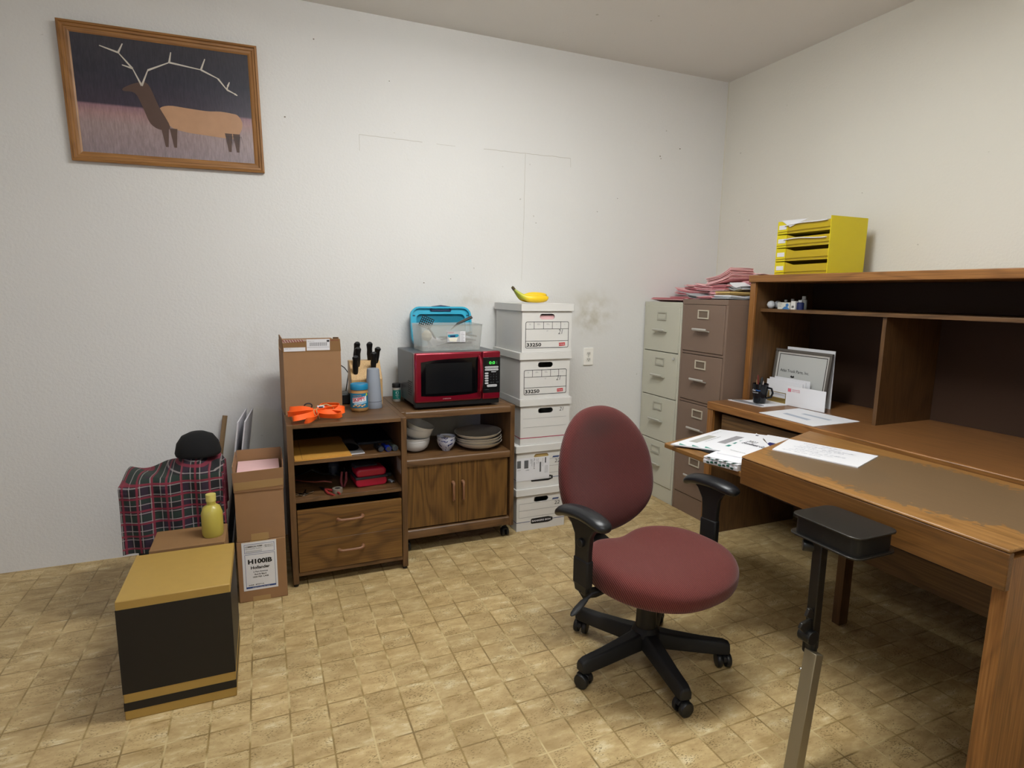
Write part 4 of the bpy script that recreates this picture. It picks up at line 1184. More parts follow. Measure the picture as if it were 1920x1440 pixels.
dk = MB(); dk.box(.405, .572, 2.90, 3.20, S1, S1+.012)
tag(dk.build('dark_folder', plain('black_folder', '#101217', .6), bevel=.002), 'dark folder at the back right of the upper shelf', 'folder')
def toycar(loc, col, label):
    t = thing('pocket_torch', label, 'torch', loc, rz=R(6), group='small torches at the right of the upper shelf')
    b = MB(); b.tube([(0, 0, .014), (0, .02, .0145), (0, .03, .012), (0, .085, .012), (0, .095, .011)], [.0140, .0145, .0115, .0115, .010], n=18)
    b.build('barrel', plain(col[0], col[1], .3, metal=.4), t, smooth=50)
    MB().cyl((0, -.001, .014), (0, .002, .014), .0112, n=18).build('glass', plain('torch_glass', '#30343c', .08), t)
toycar((.490, 2.735, S1), ('black_anodised', '#22242a'), 'black pocket torch, leftmost of three on the upper shelf')
toycar((.524, 2.728, S1), ('blue_anodised', '#1b2f96'), 'blue pocket torch, middle of three on the upper shelf')
toycar((.556, 2.728, S1), ('grey_anodised', '#56605c'), 'grey pocket torch, rightmost of three on the upper shelf')

# red case
rcs = thing('first_aid_case', 'red zipped hard case with a grey upper cover on the lower shelf', 'case', (0.375, 2.770, S2), rz=R(5))
redc = plain('red_shell', '#a3142f', .35)
MB().prism(rrect(0, .150, 0, .046, .020, 6), 0, .13, 'y').build('lower_shell', redc, rcs, bevel=.006, seg=3)
MB().prism(rrect(-.002, .152, .038, .050, .005, 4), -.003, .133, 'y').build('zip_band', plain('charcoal_zip', '#29272b', .6), rcs, bevel=.002)
MB().prism(rrect(.002, .148, .046, .088, .020, 6), .001, .10, 'y').build('upper_shell', redc, rcs, bevel=.010, seg=3)
MB().box(.006, .118, .045, .13, .060, .094).build('cover', plain('grey_felt', '#3c3638', .8), rcs, bevel=.008)
# tape roll
tp = thing('tape_roll', 'roll of silver tape at the front of the lower shelf', 'tape', (0.286, 2.745, S2))
MB().lathe([(.013, 0), (.023, 0), (.023, .020), (.013, .020), (.013, 0)], n=36).build('tape', plain('silver_tape', '#8f8678', .3, metal=.3), tp, smooth=30)
MB().cyl((0, 0, .001), (0, 0, .019), .0125, n=24).build('core', plain('dark_core', '#231d1c', .7), tp)
# pliers with red handles
pl_ = thing('pliers', 'pliers with red sleeved handles lying open beside the tape roll', 'pliers', (0.235, 2.790, S2+.006), rz=R(25))
rp_ = plain('red_sleeve', '#8e2f2c', .5)
for s in (-1, 1):
    MB().tube([(0, 0, 0), (s*.012, -.03, 0), (s*.020, -.065, 0), (s*.014, -.105, 0)], [.005, .006, .006, .004], n=8).build('handle', rp_, pl_)
MB().tube([(0, -.005, 0), (0, .02, 0), (0, .05, 0)], [.010, .009, .003], n=10, flat=.5).build('jaw', plain('dark_steel', '#3c3d40', .35, metal=.8), pl_)
sc = thing('wire_cutters', 'small cutters with dark red handles standing behind the tape roll', 'cutters', (0.318, 2.80, S2), rot=(R(-20), R(4), R(-10)))
for s in (-1, 1):
    MB().tube([(s*.004, 0, .004), (s*.012, 0, .035), (s*.010, 0, .075)], [.005, .006, .005], n=8).build('handle', plain('maroon_sleeve', '#6d262c', .5), sc)
MB().tube([(0, 0, .07), (0, 0, .095)], [.008, .003], n=8, flat=.5).build('jaw', plain('dark_steel', '#3c3d40', .35, metal=.8), sc)
cw_ = MB(); cw_.tube([(.115, 2.98, S2+.006), (.16, 2.92, S2+.012), (.20, 2.87, S2+.02), (.235, 2.84, S2+.03), (.27, 2.83, S2+.024)], .0035, n=8)
tag(cw_.build('red_wire', plain('copper_red', '#8f4a3c', .5), smooth=60), 'reddish cable end on the lower shelf left of the tape roll', 'cable')
cw2 = MB(); cw2.tube([(.11, 3.05, S2+.006), (.15, 3.0, S2+.03), (.19, 2.97, S2+.055), (.24, 2.99, S2+.02), (.30, 3.02, S2+.008), (.33, 2.98, S2+.006)], .005, n=8)
tag(cw2.build('black_cable', black_matte, smooth=60), 'coiled black cable at the back left of the lower shelf', 'cable')
# keys
ky_ = thing('key_bunch', 'bunch of silver keys at the left front of the lower shelf', 'keys', (0.137, 2.750, S2+.002))
MB().tube([(.010*math.cos(2*PI*k/16), .010*math.sin(2*PI*k/16), .001) for k in range(16)], .0010, n=6, closed=True).build('ring', chrome, ky_)
for a in (20, 75, 150, 200):
    kk = MB(); kk.prism([(.008+.009*math.cos(q*PI/6), .009*math.sin(q*PI/6)) for q in range(12)], 0, .002, 'z'); kk.box(.016, .042, -.003, .003, 0, .002)
    kk.build('key', chrome, ky_, loc=(.006*math.cos(R(a)), .006*math.sin(R(a)), .002+a/90000), rot=(0, R(-8), R(a)))
# glass jar at the back
gj = thing('glass_tumbler', 'clear glass standing at the back of the lower shelf', 'glass', (0.300, 3.03, S2))
MB().lathe([(0, 0), (.026, 0), (.030, .12), (.028, .12), (.0245, .004), (0, .004)], n=32).build('glass_body', plain('clear_glass', '#e8eef0', .03, trans=.95), gj, smooth=40)
MB().lathe([(0, .005), (.023, .005), (.025, .05), (0, .05)], n=24).build('contents', plain('grey_contents', '#5f6268', .6), gj)
us = thing('usb_stick', 'white usb stick at the right end of the lower shelf', 'usb stick', (0.548, 2.820, S2), rz=R(18))
MB().box(-.007, .007, -.025, .015, 0, .008).build('stick_body', plain('off_white_plastic', '#b8bcc0', .4), us, bevel=.0015)
MB().box(-.005, .005, -.036, -.025, .002, .0065).build('connector', steel, us)
bx = MB(); bx.box(0, .05, 0, .10, 0, .02)
tag(bx.build('black_wallet', black_matte, bevel=.004, loc=(.520, 2.90, S2), rot=(0, 0, R(-8))), 'small black wallet at the right back of the lower shelf', 'wallet')

# ------------------------------------------------------------------ cartons left of the shelf unit
lc = thing('sealed_carton', 'brown carton on the floor with a white H100IB printed label', 'box', (-.148, 2.640, 0), rz=R(-1))
MB().box(0, .196, 0, .30, 0, .276).build('carton_body', cardboard, lc, bevel=.003)
tp2 = MB(); tp2.box(.055, .125, -.0006, 0, 0, .022); tp2.box(.055, .125, -.0006, 0, .262, .276); tp2.box(.055, .125, 0, .30, .276, .2766)
tp2.build('tape', tape_mat, lc, smooth=0)
g = MB(); Y = -.0008
g.box(.020, .158, Y, -.0001, .052, .272, 0)
g.frame(.030, .150, .222, .262, .0014, Y-.0003, Y, 2); g.frame(.030, .150, .062, .216, .0014, Y-.0003, Y, 2)
g.box(.030, .150, Y-.0004, Y, .061, .069, 2)
text_into(g, 'COMMERCIAL FORMS', at(.034, Y-.0003, .248), h=.007, w=.068, m=1, bold=.02); text_into(g, 'RECYCLING SUPPLY', at(.034, Y-.0003, .239), h=.005, w=.068, m=3)
text_into(g, '1-800-555-0177\n1-360-555-0112', at(.108, Y-.0003, .242), h=.012, w=.036, m=1)
for q in range(2): g.box(.034, .10, Y-.0003, Y, .231-q*.004, .2322-q*.004, 3)
text_into(g, 'H100IB', at(.090, Y-.0003, .172), h=.022, w=.096, align='C', m=1, bold=.045)
text_into(g, 'Hollander', at(.090, Y-.0003, .148), h=.014, w=.076, align='C', m=1, bold=.03)
text_into(g, '2 Part Invoices', at(.090, Y-.0003, .132), h=.007, w=.058, align='C', m=1, bold=.01)
text_into(g, 'Red & Black', at(.090, Y-.0003, .120), h=.007, w=.048, align='C', m=1, bold=.01)
text_into(g, '1000 PER CASE', at(.090, Y-.0003, .108), h=.007, w=.062, align='C', m=1, bold=.01)
text_into(g, 'Job#  87071A', at(.040, Y-.0003, .073), h=.006, w=.062, m=1, bold=.02)
text_into(g, 'STORE IN COOL DRY AREA', at(.090, Y-.0006, .0625), h=.004, w=.07, align='C', m=0)
part_label(g.build('label', [white_paper, ink_black, plain('label_navy', '#2f4a86', .5), ink_grey], lc, smooth=0), 'white H100IB label')
oc = thing('open_carton', 'open brown carton of pink paper standing on the labelled carton', 'box', (-.143, 2.640, .278), rz=R(-.5))
w_, d_, h_ = .192, .30, .222
b = MB(); th = .004
b.box(0, w_, 0, th, 0, h_); b.box(0, w_, d_-th, d_, 0, h_+.045); b.box(0, th, th, d_-th, 0, h_+.02); b.box(w_-th, w_, th, d_-th, 0, h_+.02); b.box(th, w_-th, th, d_-th, 0, th)
b.build('carton_body', cardboard, oc, smooth=0)
ffl = MB(); ffl.prism([(0, h_-.002), (w_, h_-.002), (w_+.004, h_+.105), (-.006, h_+.105)], -.003, 0, 'y')
# front flap standing: drawn as sloping panel outwards
MB().prism([(-.002, 0), (w_+.002, 0), (w_+.004, .098), (-.004, .092)], 0, .003, 'y').build('front_flap', cardboard, oc, smooth=0, loc=(0, -.004, h_-.002), rot=(R(9), 0, 0))
tq = MB(); tq.box(0, w_, -.0012, -.0006, h_+.008, h_+.052)
MB().box(.055, .125, -.0010, 0, 0, .030).build('tape', tape_mat, oc)
MB().prism([(.0, .010), (w_, .016), (w_, .050), (.0, .046)], -.0006, 0, 'y').build('tape', tape_mat, oc, smooth=0, loc=(0, -.0045, h_-.002), rot=(R(9), 0, 0))
for s, xx in ((-1, 0), (1, w_-.003)):
    MB().prism([(0.0, 0), (.28, 0), (.27, .088), (.01, .088)], 0, .003, 'x').build('side_flap', cardboard, oc, smooth=0, loc=(xx, .008, h_+.018), rot=(0, R(s*3), 0))
MB().box(0, w_, 0, .003, 0, .062).build('back_flap', cardboard, oc, loc=(0, d_-.001, h_+.043), rot=(R(-4), 0, 0))
ps = MB()
for q in range(34): ps.box(.008+random.uniform(0, .002), .182, .010+random.uniform(0, .002), .288, .005+q*.0080, .005+q*.0080+.0074, q % 2)
o = ps.build('form_stack', [pink_paper, pink_pale], None, smooth=0, loc=(-.143, 2.640, .278)); tag(o, 'stack of pink forms filling the open carton left of the shelf unit', 'paper')

# black and gold carton in the left foreground
bgx = thing('printed_carton', 'black and gold carton on the floor in the left foreground', 'box', (-.455, 2.0, 0), rz=R(0))
goldc = plain('gold_card', '#a78743', .5, var=.05)
gx, gy, gh = .318, .345, .400
MB().box(0, gx, 0, gy, 0, gh).build('carton_body', goldc, bgx, bevel=.003)
bb = MB()
for (z0, z1) in ((.032, .060), (.090, gh-.028)):
    bb.box(-.0006, gx+.0006, -.0006, gy+.0006, z0, z1)
part_label(bb.build('printed_bands', plain('black_card', '#15120f', .5), bgx, bevel=.0), 'black printed bands')

# plaid blanket heaped behind, on a black crate
crx = MB(); crx.box(-.50, -.195, 2.62, 2.92, 0, .56)
tag(crx.build('storage_crate', black_matte, bevel=.01), 'black crate under the plaid jacket at the left edge', 'crate')
pj = MB()
def pjf(u, v):
    # cloth draped over the crate: front fall, top, right fall
    sx = -.545+.50*u; sy = 2.36+.50*v
    dx = max(0, sx+.19); dy = max(0, 2.605-sy)
    x = min(sx, -.19)+.012*dx; y = max(sy, 2.605)-.02*dy
    z = .578-dx*1.05-dy*1.05+.060*math.exp(-((u-.55)/.25)**2)*math.exp(-((v-.75)/.3)**2)
    wr = .010*math.sin(u*26+v*5)
    if dy > 0: y += wr-.012
    if dx > 0: x += .008*math.sin(v*30)+.006
    z += (.010*math.sin(u*17+v*9)+.012) if (dx == 0 and dy == 0) else 0
    return (x, y, max(.10, z))
pj.sheet(pjf, 50, 46, .012)
pjo = pj.build('plaid_jacket', plaid_mat(), None, smooth=80); tag(pjo, 'dark plaid jacket draped over the crate at the left edge', 'jacket')
dk2 = MB(); dk2.lathe([(0, 0), (.085, 0), (.088, .012), (.080, .050), (.060, .080), (.030, .094), (0, .097)], n=30)
tag(dk2.build('knit_cap', plain('black_wool', '#0b0b0d', .95), None, smooth=80, loc=(-.275, 2.74, .655)), 'black knit cap lying on the plaid jacket', 'cap')
# white corrugated boards leaning on the wall
for q, (x0, tl, lab) in enumerate(((-.180, 8, 'white board leaning on the wall, the left of two'), (-.150, 8, 'white board leaning on the wall behind the open carton, the right of two'))):
    wbx = MB(); wbx.box(-.003, .003, 0, .34, 0, .740)
    for kk in range(9): wbx.box(.003, .0034, .012, .016, .05+kk*.075, .056+kk*.075, 1)
    tag(wbx.build('corrugated_board', [plain('white_corrugated', '#c8c6cc', .6), ink_grey], None, smooth=0, loc=(x0-.05, 2.975, 0), rot=(0, R(tl), R(-5))), lab, 'board')
stk = MB(); stk.cyl((-.31, 3.24, 0), (-.200, 3.315, .70), .012, n=14)
tag(stk.build('wooden_handle', plain('pale_handle_wood', '#8a6f4e', .5)), 'wooden broom handle end against the wall at the left edge', 'handle')
yl = thing('yellow_bottle', 'yellow plastic bottle in front of the plaid jacket at the left edge', 'bottle', (-.215, 2.45, .400))
MB().lathe([(0, 0), (.034, 0), (.038, .01), (.038, .09), (.030, .115), (.016, .125), (.016, .14), (0, .14)], n=28).build('bottle_body', plain('yellow_plastic', '#b0a24a', .3), yl, smooth=40)
MB().lathe([(0, .138), (.018, .138), (.018, .165), (0, .165)], n=20).build('cap', plain('yellow_cap', '#c9bd6a', .35), yl)
yst = MB(); yst.box(-.42, -.17, 2.37, 2.56, 0, .400)
tag(yst.build('cardboard_box', cardboard_dark, bevel=.003), 'brown box under the yellow bottle at the left edge', 'box')
# ------------------------------------------------------------------ filing cabinets
def filing_cabinet(label, loc, w, d, h, col, col2, hold, hand, tops, dh, base, gap_dark, lock=None):
    t = thing('filing_cabinet', label, 'filing cabinet', loc, rz=R(-90), group='two four-drawer filing cabinets in the corner')
    body = plain(col[0], col[1], .45, var=.025, vscale=6)
    b = MB()
    b.box(0, .016, .004, d, 0, h-.030); b.box(w-.016, w, .004, d, 0, h-.030); b.box(0, w, .002, d, h-.030, h); b.box(.016, w-.016, d-.004, d, 0, h-.03)
    b.box(.016, w-.016, .006, .022, 0, base-.002)
    b.build('cabinet_shell', body, t, bevel=.0015)
    MB().box(.016, w-.016, .020, .026, base, h-.03).build('drawer_gap', plain('gap_shadow_steel', '#3a352f', .7), t)
    if gap_dark:
        for k in range(3):
            MB().box(.016, w-.016, .006, .020, tops[k+1]+.004, tops[k]-dh-.003).build('cross_rail', body, t, bevel=.001)
    for k, zt_ in enumerate(tops):
        z0, z1 = zt_-dh, zt_
        dr_ = MB().box(.019, w-.019, .001, .019, z0, z1).build('drawer', body, t, bevel=.0025)
        hz = (z0+z1)/2+.083
        f = MB(); f.frame(w/2-.046, w/2+.046, hz-.026, hz+.026, .0075, -.005, .001, 0)
        f.box(w/2-.040, w/2+.040, -.0008, .001, hz-.018, hz+.018, 1)
        f.build('label_holder', [hold, body if not gap_dark else plain('holder_card', '#6d5e50', .7)], dr_, bevel=.001)
        zh = (z0+z1)/2-.008
        hb = MB()
        hb.prism([(-.001, zh-.012), (-.030, zh-.004), (-.033, zh+.004), (-.030, zh+.010), (-.026, zh+.009), (-.026, zh), (-.001, zh-.004)], w/2-.060, w/2+.060, 'x')
        hb.build('handle', hand, dr_, bevel=.0015)
        if lock is not None and k == lock:
            MB().cyl((w-.050, -.006, z1-.030), (w-.050, .002, z1-.030), .009, n=18).build('lock', chrome, dr_)
    return t
brown_holder = plain('chrome_label_frame', '#c4bba9', .4, metal=.2)
filing_cabinet('taupe brown four-drawer filing cabinet beside the desk', (2.373, 2.945, 0), .382, .595, 1.322, ('taupe_enamel', '#7a6557'), None, brown_holder, plain('satin_handle', '#c2beb8', .35, metal=.4),
               [1.290, .993, .696, .399], .276, .121, True)
filing_cabinet('pale grey four-drawer filing cabinet with a lock, nearest the corner', (2.373, 3.333, 0), .382, .595, 1.300, ('pale_grey_enamel', '#bfbdad'), None, plain('grey_label_frame', '#b3b1a3', .4, metal=.3), plain('grey_handle', '#bdbbb0', .4, metal=.2),
               [1.272, .978, .684, .390], .289, .100, False, lock=1)

# bundles of pink forms
random.seed(21)
def bundle(x, y, z, w, d, n, rz, mats, label, bend=.0, tilt=0, th=.0029, name='paper_bundle', cat='papers', group='bundles of pink forms on the filing cabinets', roll=0, fold=0):
    b = MB()
    if th == .0029: n = int(n*1.55)
    for q in range(n):
        ox, oy = random.uniform(-.010, .010), random.uniform(-.010, .010)
        a = random.uniform(-.05, .05)
        zz = q*(th+.0006)
        be = bend*(1+q*.12)
        def f(u, v, zz=zz, ox=ox, oy=oy, a=a, be=be):
            X = (u-.5)*w; Y_ = (v-.5)*d
            return (X*math.cos(a)-Y_*math.sin(a)+ox, X*math.sin(a)+Y_*math.cos(a)+oy, th+zz+be*max(0, v-.35)**2+fold*abs(u-.5)+.0012*math.sin(6*u+q))
        b.sheet(f, 8, 8, th, random.randrange(len(mats)) if q < n-1 else 0)
    o = b.build(name, mats, None, smooth=40, loc=(x, y, z), rot=(R(tilt), R(roll), R(rz)))
    return tag(o, label, cat, group)
PP = [pink_paper, pink_pale, pink_dark]
PG = [pink_paper, grey_paper, pink_dark, white_paper]
bundle(2.50, 3.16, 1.301, .18, .28, 3, 8, [pink_dark, pink_paper], 'low folded rose sheets at the front of the grey filing cabinet', fold=.030, th=.003)
bundle(2.68, 3.20, 1.301, .24, .22, 7, -6, PP, 'flat bundle of pink forms at the back of the grey filing cabinet')
bundle(2.72, 3.17, 1.340, .24, .26, 6, 14, PG, 'pink and grey bundle on top of the flat bundle above the grey cabinet', bend=.03)
bundle(2.74, 3.12, 1.376, .24, .28, 6, -16, PP, 'topmost pale pink bundle above the grey cabinet', bend=.02, tilt=-3)
bundle(2.50, 2.86, 1.323, .20, .16, 4, 4, [grey_paper, white_paper, ink_grey], 'grey and white forms at the left front of the brown cabinet', bend=.02)
bundle(2.66, 2.88, 1.323, .26, .20, 8, -4, PG, 'pink and grey bundle at the back left of the brown cabinet')
bundle(2.64, 2.76, 1.323, .28, .20, 9, 6, PP, 'thick pink bundle in the middle of the brown cabinet top')
bundle(2.46, 2.76, 1.323, .15, .14, 3, -8, [pink_dark, pink_paper], 'thin rose sheets at the front edge of the brown cabinet', fold=.01)
bundle(2.50, 2.64, 1.323, .22, .13, 3, 2, [white_paper, grey_paper], 'white padded envelope next to the hutch on the brown cabinet', th=.006, fold=.01)
bundle(2.52, 2.645, 1.347, .22, .12, 2, -2, [manila, manila], 'manila folder lying beside the hutch on the brown cabinet', th=.010)
bundle(2.62, 2.87, 1.370, .26, .24, 6, 18, PP, 'fanned pink bundle leaning over the back left of the brown cabinet', bend=.02)
bundle(2.62, 2.76, 1.374, .26, .17, 7, -10, PP, 'pink bundle bound by the tall curled stack on the brown cabinet')
bundle(2.60, 2.800, 1.420, .22, .17, 9, 190, [pink_paper, pink_pale], 'curled topmost pink stack leaning up on the brown cabinet', bend=.03, tilt=10)
bundle(2.60, 2.625, 1.372, .22, .12, 4, -6, [white_paper, grey_paper, ink_grey], 'curled grey and white forms below the topmost pink stack', bend=.06, tilt=-10)
bundle(2.72, 2.64, 1.323, .20, .16, 20, 5, PP, 'tall pink stack wedged behind the hutch side on the brown cabinet')

# ------------------------------------------------------------------ oak desk with hutch
DX, DY = 2.250, 2.535
dk_ = thing('desk', 'oak desk against the right wall carrying the hutch, mug and letters', 'desk', (DX, DY, 0), rz=R(-90))
DL, DD, DH = 1.50, .70, .767
def stained(m, patches, col, amt):
    nt = m.node_tree; N, L = nt.nodes, nt.links; B = N['Principled BSDF']
    src = B.inputs['Base Color'].links[0].from_socket
    tc = N.new('ShaderNodeTexCoord'); nz = N.new('ShaderNodeTexNoise'); nz.inputs['Scale'].default_value = 45; nz.inputs['Detail'].default_value = 4
    L.new(tc.outputs['Object'], nz.inputs['Vector'])
    for (x, y, z, rx, ry, rz_) in patches:
        mp = N.new('ShaderNodeMapping'); mp.vector_type = 'TEXTURE'; mp.inputs['Location'].default_value = (x, y, z); mp.inputs['Scale'].default_value = (rx, ry, rz_)
        L.new(tc.outputs['Object'], mp.inputs['Vector'])
        ln = N.new('ShaderNodeVectorMath'); ln.operation = 'LENGTH'; L.new(mp.outputs[0], ln.inputs[0])
        ad = N.new('ShaderNodeMath'); ad.operation = 'MULTIPLY_ADD'; L.new(nz.outputs['Fac'], ad.inputs[0]); ad.inputs[1].default_value = .5; L.new(ln.outputs['Value'], ad.inputs[2])
        rr = ramp(N, [(0.0, (amt, amt, amt, 1)), (.97, (amt, amt, amt, 1)), (1.0, (0, 0, 0, 1))])
        L.new(ad.outputs[0], rr.inputs['Fac'])
        mx = N.new('ShaderNodeMix'); mx.data_type = 'RGBA'; mx.inputs[7].default_value = hexc(col)
        L.new(rr.outputs['Color'], mx.inputs[0]); L.new(src, mx.inputs[6]); src = mx.outputs[2]
    L.new(src, B.inputs['Base Color'])
    return m
top_oak = wood('oak_desk_top', '#5d3d22', '#7b532f', '#8c6238', 'x', cath=.3, rough=.35)
MB().box(-.003, DL+.003, 0, DD, DH-.042, DH).build('desktop', [oak_x], dk_, bevel=.004)
MB().box(.004, DL-.004, .012, DD-.004, DH-.0005, DH+.0006).build('desktop_veneer', top_oak, dk_)
for x0 in (0, DL-.040):
    MB().box(x0, x0+.040, .004, .024, 0, DH-.042).build('leg_panel_edge', oak_z, dk_, bevel=.002)
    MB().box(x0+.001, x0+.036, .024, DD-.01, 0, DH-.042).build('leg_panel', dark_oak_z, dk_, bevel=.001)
dw = MB().box(.085, DL-.06, .030, .048, .612, .708).build('drawer', dark_oak_x, dk_, bevel=.002)
MB().box(.085, DL-.06, .048, .50, .615, .690).build('drawer_box', plain('drawer_side', '#4b3826', .8), dw)
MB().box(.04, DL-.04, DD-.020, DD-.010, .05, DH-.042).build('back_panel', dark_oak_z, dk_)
HX, HY = 2.498, 2.537
ht = thing('desk_hutch', 'oak hutch with a narrow shelf standing on the desk', 'hutch', (HX, HY, DH+.0006), rz=R(-90))
HD, HH = .455, .690
for x0 in (.002, DL-.038):
    MB().box(x0, x0+.036, 0, .018, 0, HH-.038).build('side_edge', oak_z, ht, bevel=.002)
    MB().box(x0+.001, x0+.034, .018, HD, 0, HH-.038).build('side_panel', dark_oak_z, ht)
MB().box(-.004, DL, -.010, HD, HH-.038, HH).build('top', oak_x, ht, bevel=.003)
MB().box(.038, DL-.038, .050, HD-.012, .493, .510).build('shelf', walnut_x, ht, bevel=.001)
MB().box(.036, DL-.036, HD-.010, HD-.003, 0, HH-.038).build('back_panel', plain('hutch_back_board', '#3b2617', .7), ht)
MB().box(.74, .758, .06, HD-.012, 0, .493).build('divider', dark_oak_z, ht)
HT = DH+.0006+HH

# writing desk in front with its slide
wd = thing('writing_desk', 'oak writing desk with a worn stained top and pulled-out slide board', 'desk', (1.605, 1.615, 0), rz=R(-90))
worn = stained(wood('worn_oak_top', '#704e26', '#946a39', '#ab804c', 'x', cath=.25, rough=.4), [(.44, .30, .761, .58, .34, .3), (.20, .20, .761, .30, .20, .3)], '#6f5a42', .92)
MB().prism([(.002, .002), (.865, -.008), (.865, .600), (-.215, .600)], .752, .761, 'z').build('tabletop', worn, wd, bevel=.004)
MB().prism([(.002, .003), (.865, -.007), (.865, .012), (.002, .022)], .656, .7515, 'z').build('front_rail', wood('apron_oak', '#54381a', '#6c4821', '#7c572a', 'x', cath=.25), wd, bevel=.002)
MB().prism([(-.452, .004), (.10, .004), (.10, .46), (-.560, .385)], .679, .700, 'z').build('slide_board', wood('slide_oak', '#684721', '#875f30', '#9a7040', 'x', cath=.3), wd, bevel=.003)
MB().box(.02, .84, .03, .585, .640, .676).build('runner_box', plain('dark_carcass', '#2a1d14', .8), wd)
MB().box(.825, .860, .02, .585, 0, .733).build('side_panel', oak_z, wd, bevel=.002)
MB().box(.03, .825, .565, .585, .30, .640).build('rear_panel', dark_oak_x, wd)
MB().box(.03, .065, .535, .585, 0, .640).build('rear_leg', dark_oak_z, wd, bevel=.002)

# ------------------------------------------------------------------ papers on the slide board and desks
def wpoly(P): return P
def poly_sheet(name, P, z, th, m, label, cat, group=None, parent=None):
    cx = sum(p[0] for p in P)/len(P); cy = sum(p[1] for p in P)/len(P)
    o = MB().prism([(x-cx, y-cy) for x, y in P], 0, th, 'z').build(name, m, parent, smooth=0, loc=(cx, cy, z))
    if label: tag(o, label, cat, group)
    return o
ZB = .700
env_shadow = poly_sheet('shadow_sheet', [(1.665, 1.955), (1.95, 2.03), (2.0, 1.86), (1.680, 1.775)], ZB, .005, ink_black, 'black sheet standing in for the shadow under the large white envelope on the slide board', 'shadow_sheet')  # black sheet: the shadow beneath the envelope built as a flat shape
env = thing('envelope', 'large white envelope with two windows and green border marks on the slide board', 'envelope', (1.591, 2.001, ZB+.0085), rz=R(20))
# local x along long side, y negative = towards the camera side
EL, EW = .425, .235
MB().prism([(0, 0), (EL, 0), (EL+.06, -EW*.92), (.075, -EW)], 0, .005, 'z').build('envelope_body', white_paper, env)
e = MB()
def q2(x0, x1, y0, y1, m, sk=0): e.prism([(x0, y0), (x1, y0), (x1+sk, y1), (x0+sk, y1)], .005, .0053, 'z', m)
grn = plain('teal_green_mark', '#2f8577', .5)
q2(.103, .277, -.064, -.027, 1, -.004); q2(.183, .360, -.153, -.117, 2, -.004)
for k in range(4): q2(.150+.064*k, .182+.064*k, -.186, -.170, 0)
for k in range(3): e.prism([(.016+.018*k, -.030-.050*k), (.040+.018*k, -.020-.050*k), (.026+.018*k, -.060-.050*k)], .005, .0053, 'z', 0)
text_into(e, 'TAX RETURN DOCUMENT', Matrix.Translation((.15, -.080, .0053)), h=.007, w=.14, m=3, bold=.01)
text_into(e, 'IMPORTANT TAX', Matrix.Translation((.30, -.030, .0053)), h=.006, w=.09, m=3)
e.build('printing', [grn, plain('window_film', '#bdbdb6', .2), plain('window_film_grey', '#a3a3a8', .2), ink_grey], env, smooth=0)
tabs = thing('tabbed_papers', 'stack of papers with dark green tabs at the front of the slide board', 'papers', (0, 0, ZB+.001))
tp_ = MB()
for q in range(6):
    o_ = random.uniform(-.003, .003)
    tp_.prism([(1.562+o_, 1.760), (1.664+o_, 1.795+.002*q), (1.74, 1.70), (1.676, 1.626), (1.60+o_, 1.620)], q*.0042, q*.0042+.0036, 'z', 0)
tp_.build('sheets', [white_paper], tabs, smooth=0)
tg_ = MB()
for q in range(7):
    y0 = 1.742-.0165*q; x0 = 1.5645+.0045*q
    tg_.box(x0-.004, x0+.020, y0-.009, y0, .0255-.0040*(q % 2), .0262-.0040*(q % 2), q % 2)
    tg_.box(x0-.0045, x0-.001, y0-.011, y0+.001, .004+.003*(q % 3), .010+.003*(q % 3), q % 2)
tg_.build('index_tabs', [plain('dark_green_tab', '#16392f', .5), plain('mid_green_tab', '#1f5c4a', .5)], tabs, smooth=0)
mgz = poly_sheet('brochure', [(1.566, 1.752), (1.672, 1.793), (1.735, 1.70), (1.690, 1.628), (1.612, 1.628)], ZB+.0265, .0018, white_paper, 'white brochure with a red stripe on the tabbed papers', 'brochure')
mm = MB(); mm.prism([(.022, .055), (.030, .060), (.072, -.045), (.064, -.052)], .0018, .0020, 'z', 0); mm.prism([(.010, .040), (.016, .044), (.058, -.052), (.050, -.056)], .0018, .0020, 'z', 1)
mm.build('stripes', [ink_red, ink_black], mgz, smooth=0)
LT = [(1.915, 1.765), (2.035, 1.925), (2.090, 1.950), (2.135, 1.84), (2.01, 1.752)]
p2_ = poly_sheet('letter', LT, ZB+.022, .002, white_paper, 'small white letter with a navy block behind the booklet', 'letter')
lcx, lcy = sum(p[0] for p in LT)/5, sum(p[1] for p in LT)/5
mm = MB(); mm.prism([(x-lcx, y-lcy) for x, y in ((1.918, 1.806), (1.988, 1.842), (2.0, 1.796), (1.935, 1.770))], .002, .0023, 'z', 0); mm.build('navy_block', [plain('navy_block', '#1e2562', .5)], p2_, smooth=0)
bkl = thing('booklet', 'white 2023 Enrollment Guide booklet on the slide board', 'booklet', (1.631, 1.765, ZB+.0285), rz=R(26.2))
MB().prism([(0, 0), (.452, 0), (.25, -.122), (.205, -.172), (-.005, -.108)], 0, .0038, 'z').build('pages', white_paper, bkl)
mm = MB()
RT = Matrix.Translation((.195, -.035, .0042)) @ Matrix.Rotation(R(-62), 4, 'Z')
text_into(mm, '2023', Matrix.Translation((.262, -.020, .0040)) @ Matrix.Rotation(R(-104.7), 4, 'Z'), h=.030, w=.042, m=0, bold=.01)
text_into(mm, 'Enrollment Guide', Matrix.Translation((.220, -.014, .0040)) @ Matrix.Rotation(R(-104.7), 4, 'Z'), h=.034, w=.118, m=0, bold=.02)
mm.prism([(.40, -.012), (.418, -.010), (.412, -.026), (.398, -.022)], .0038, .0041, 'z', 0)
text_into(mm, 'Retirement benefits', Matrix.Translation((.075, -.02, .0040)) @ Matrix.Rotation(R(-104.7), 4, 'Z'), h=.012, w=.07, m=1)
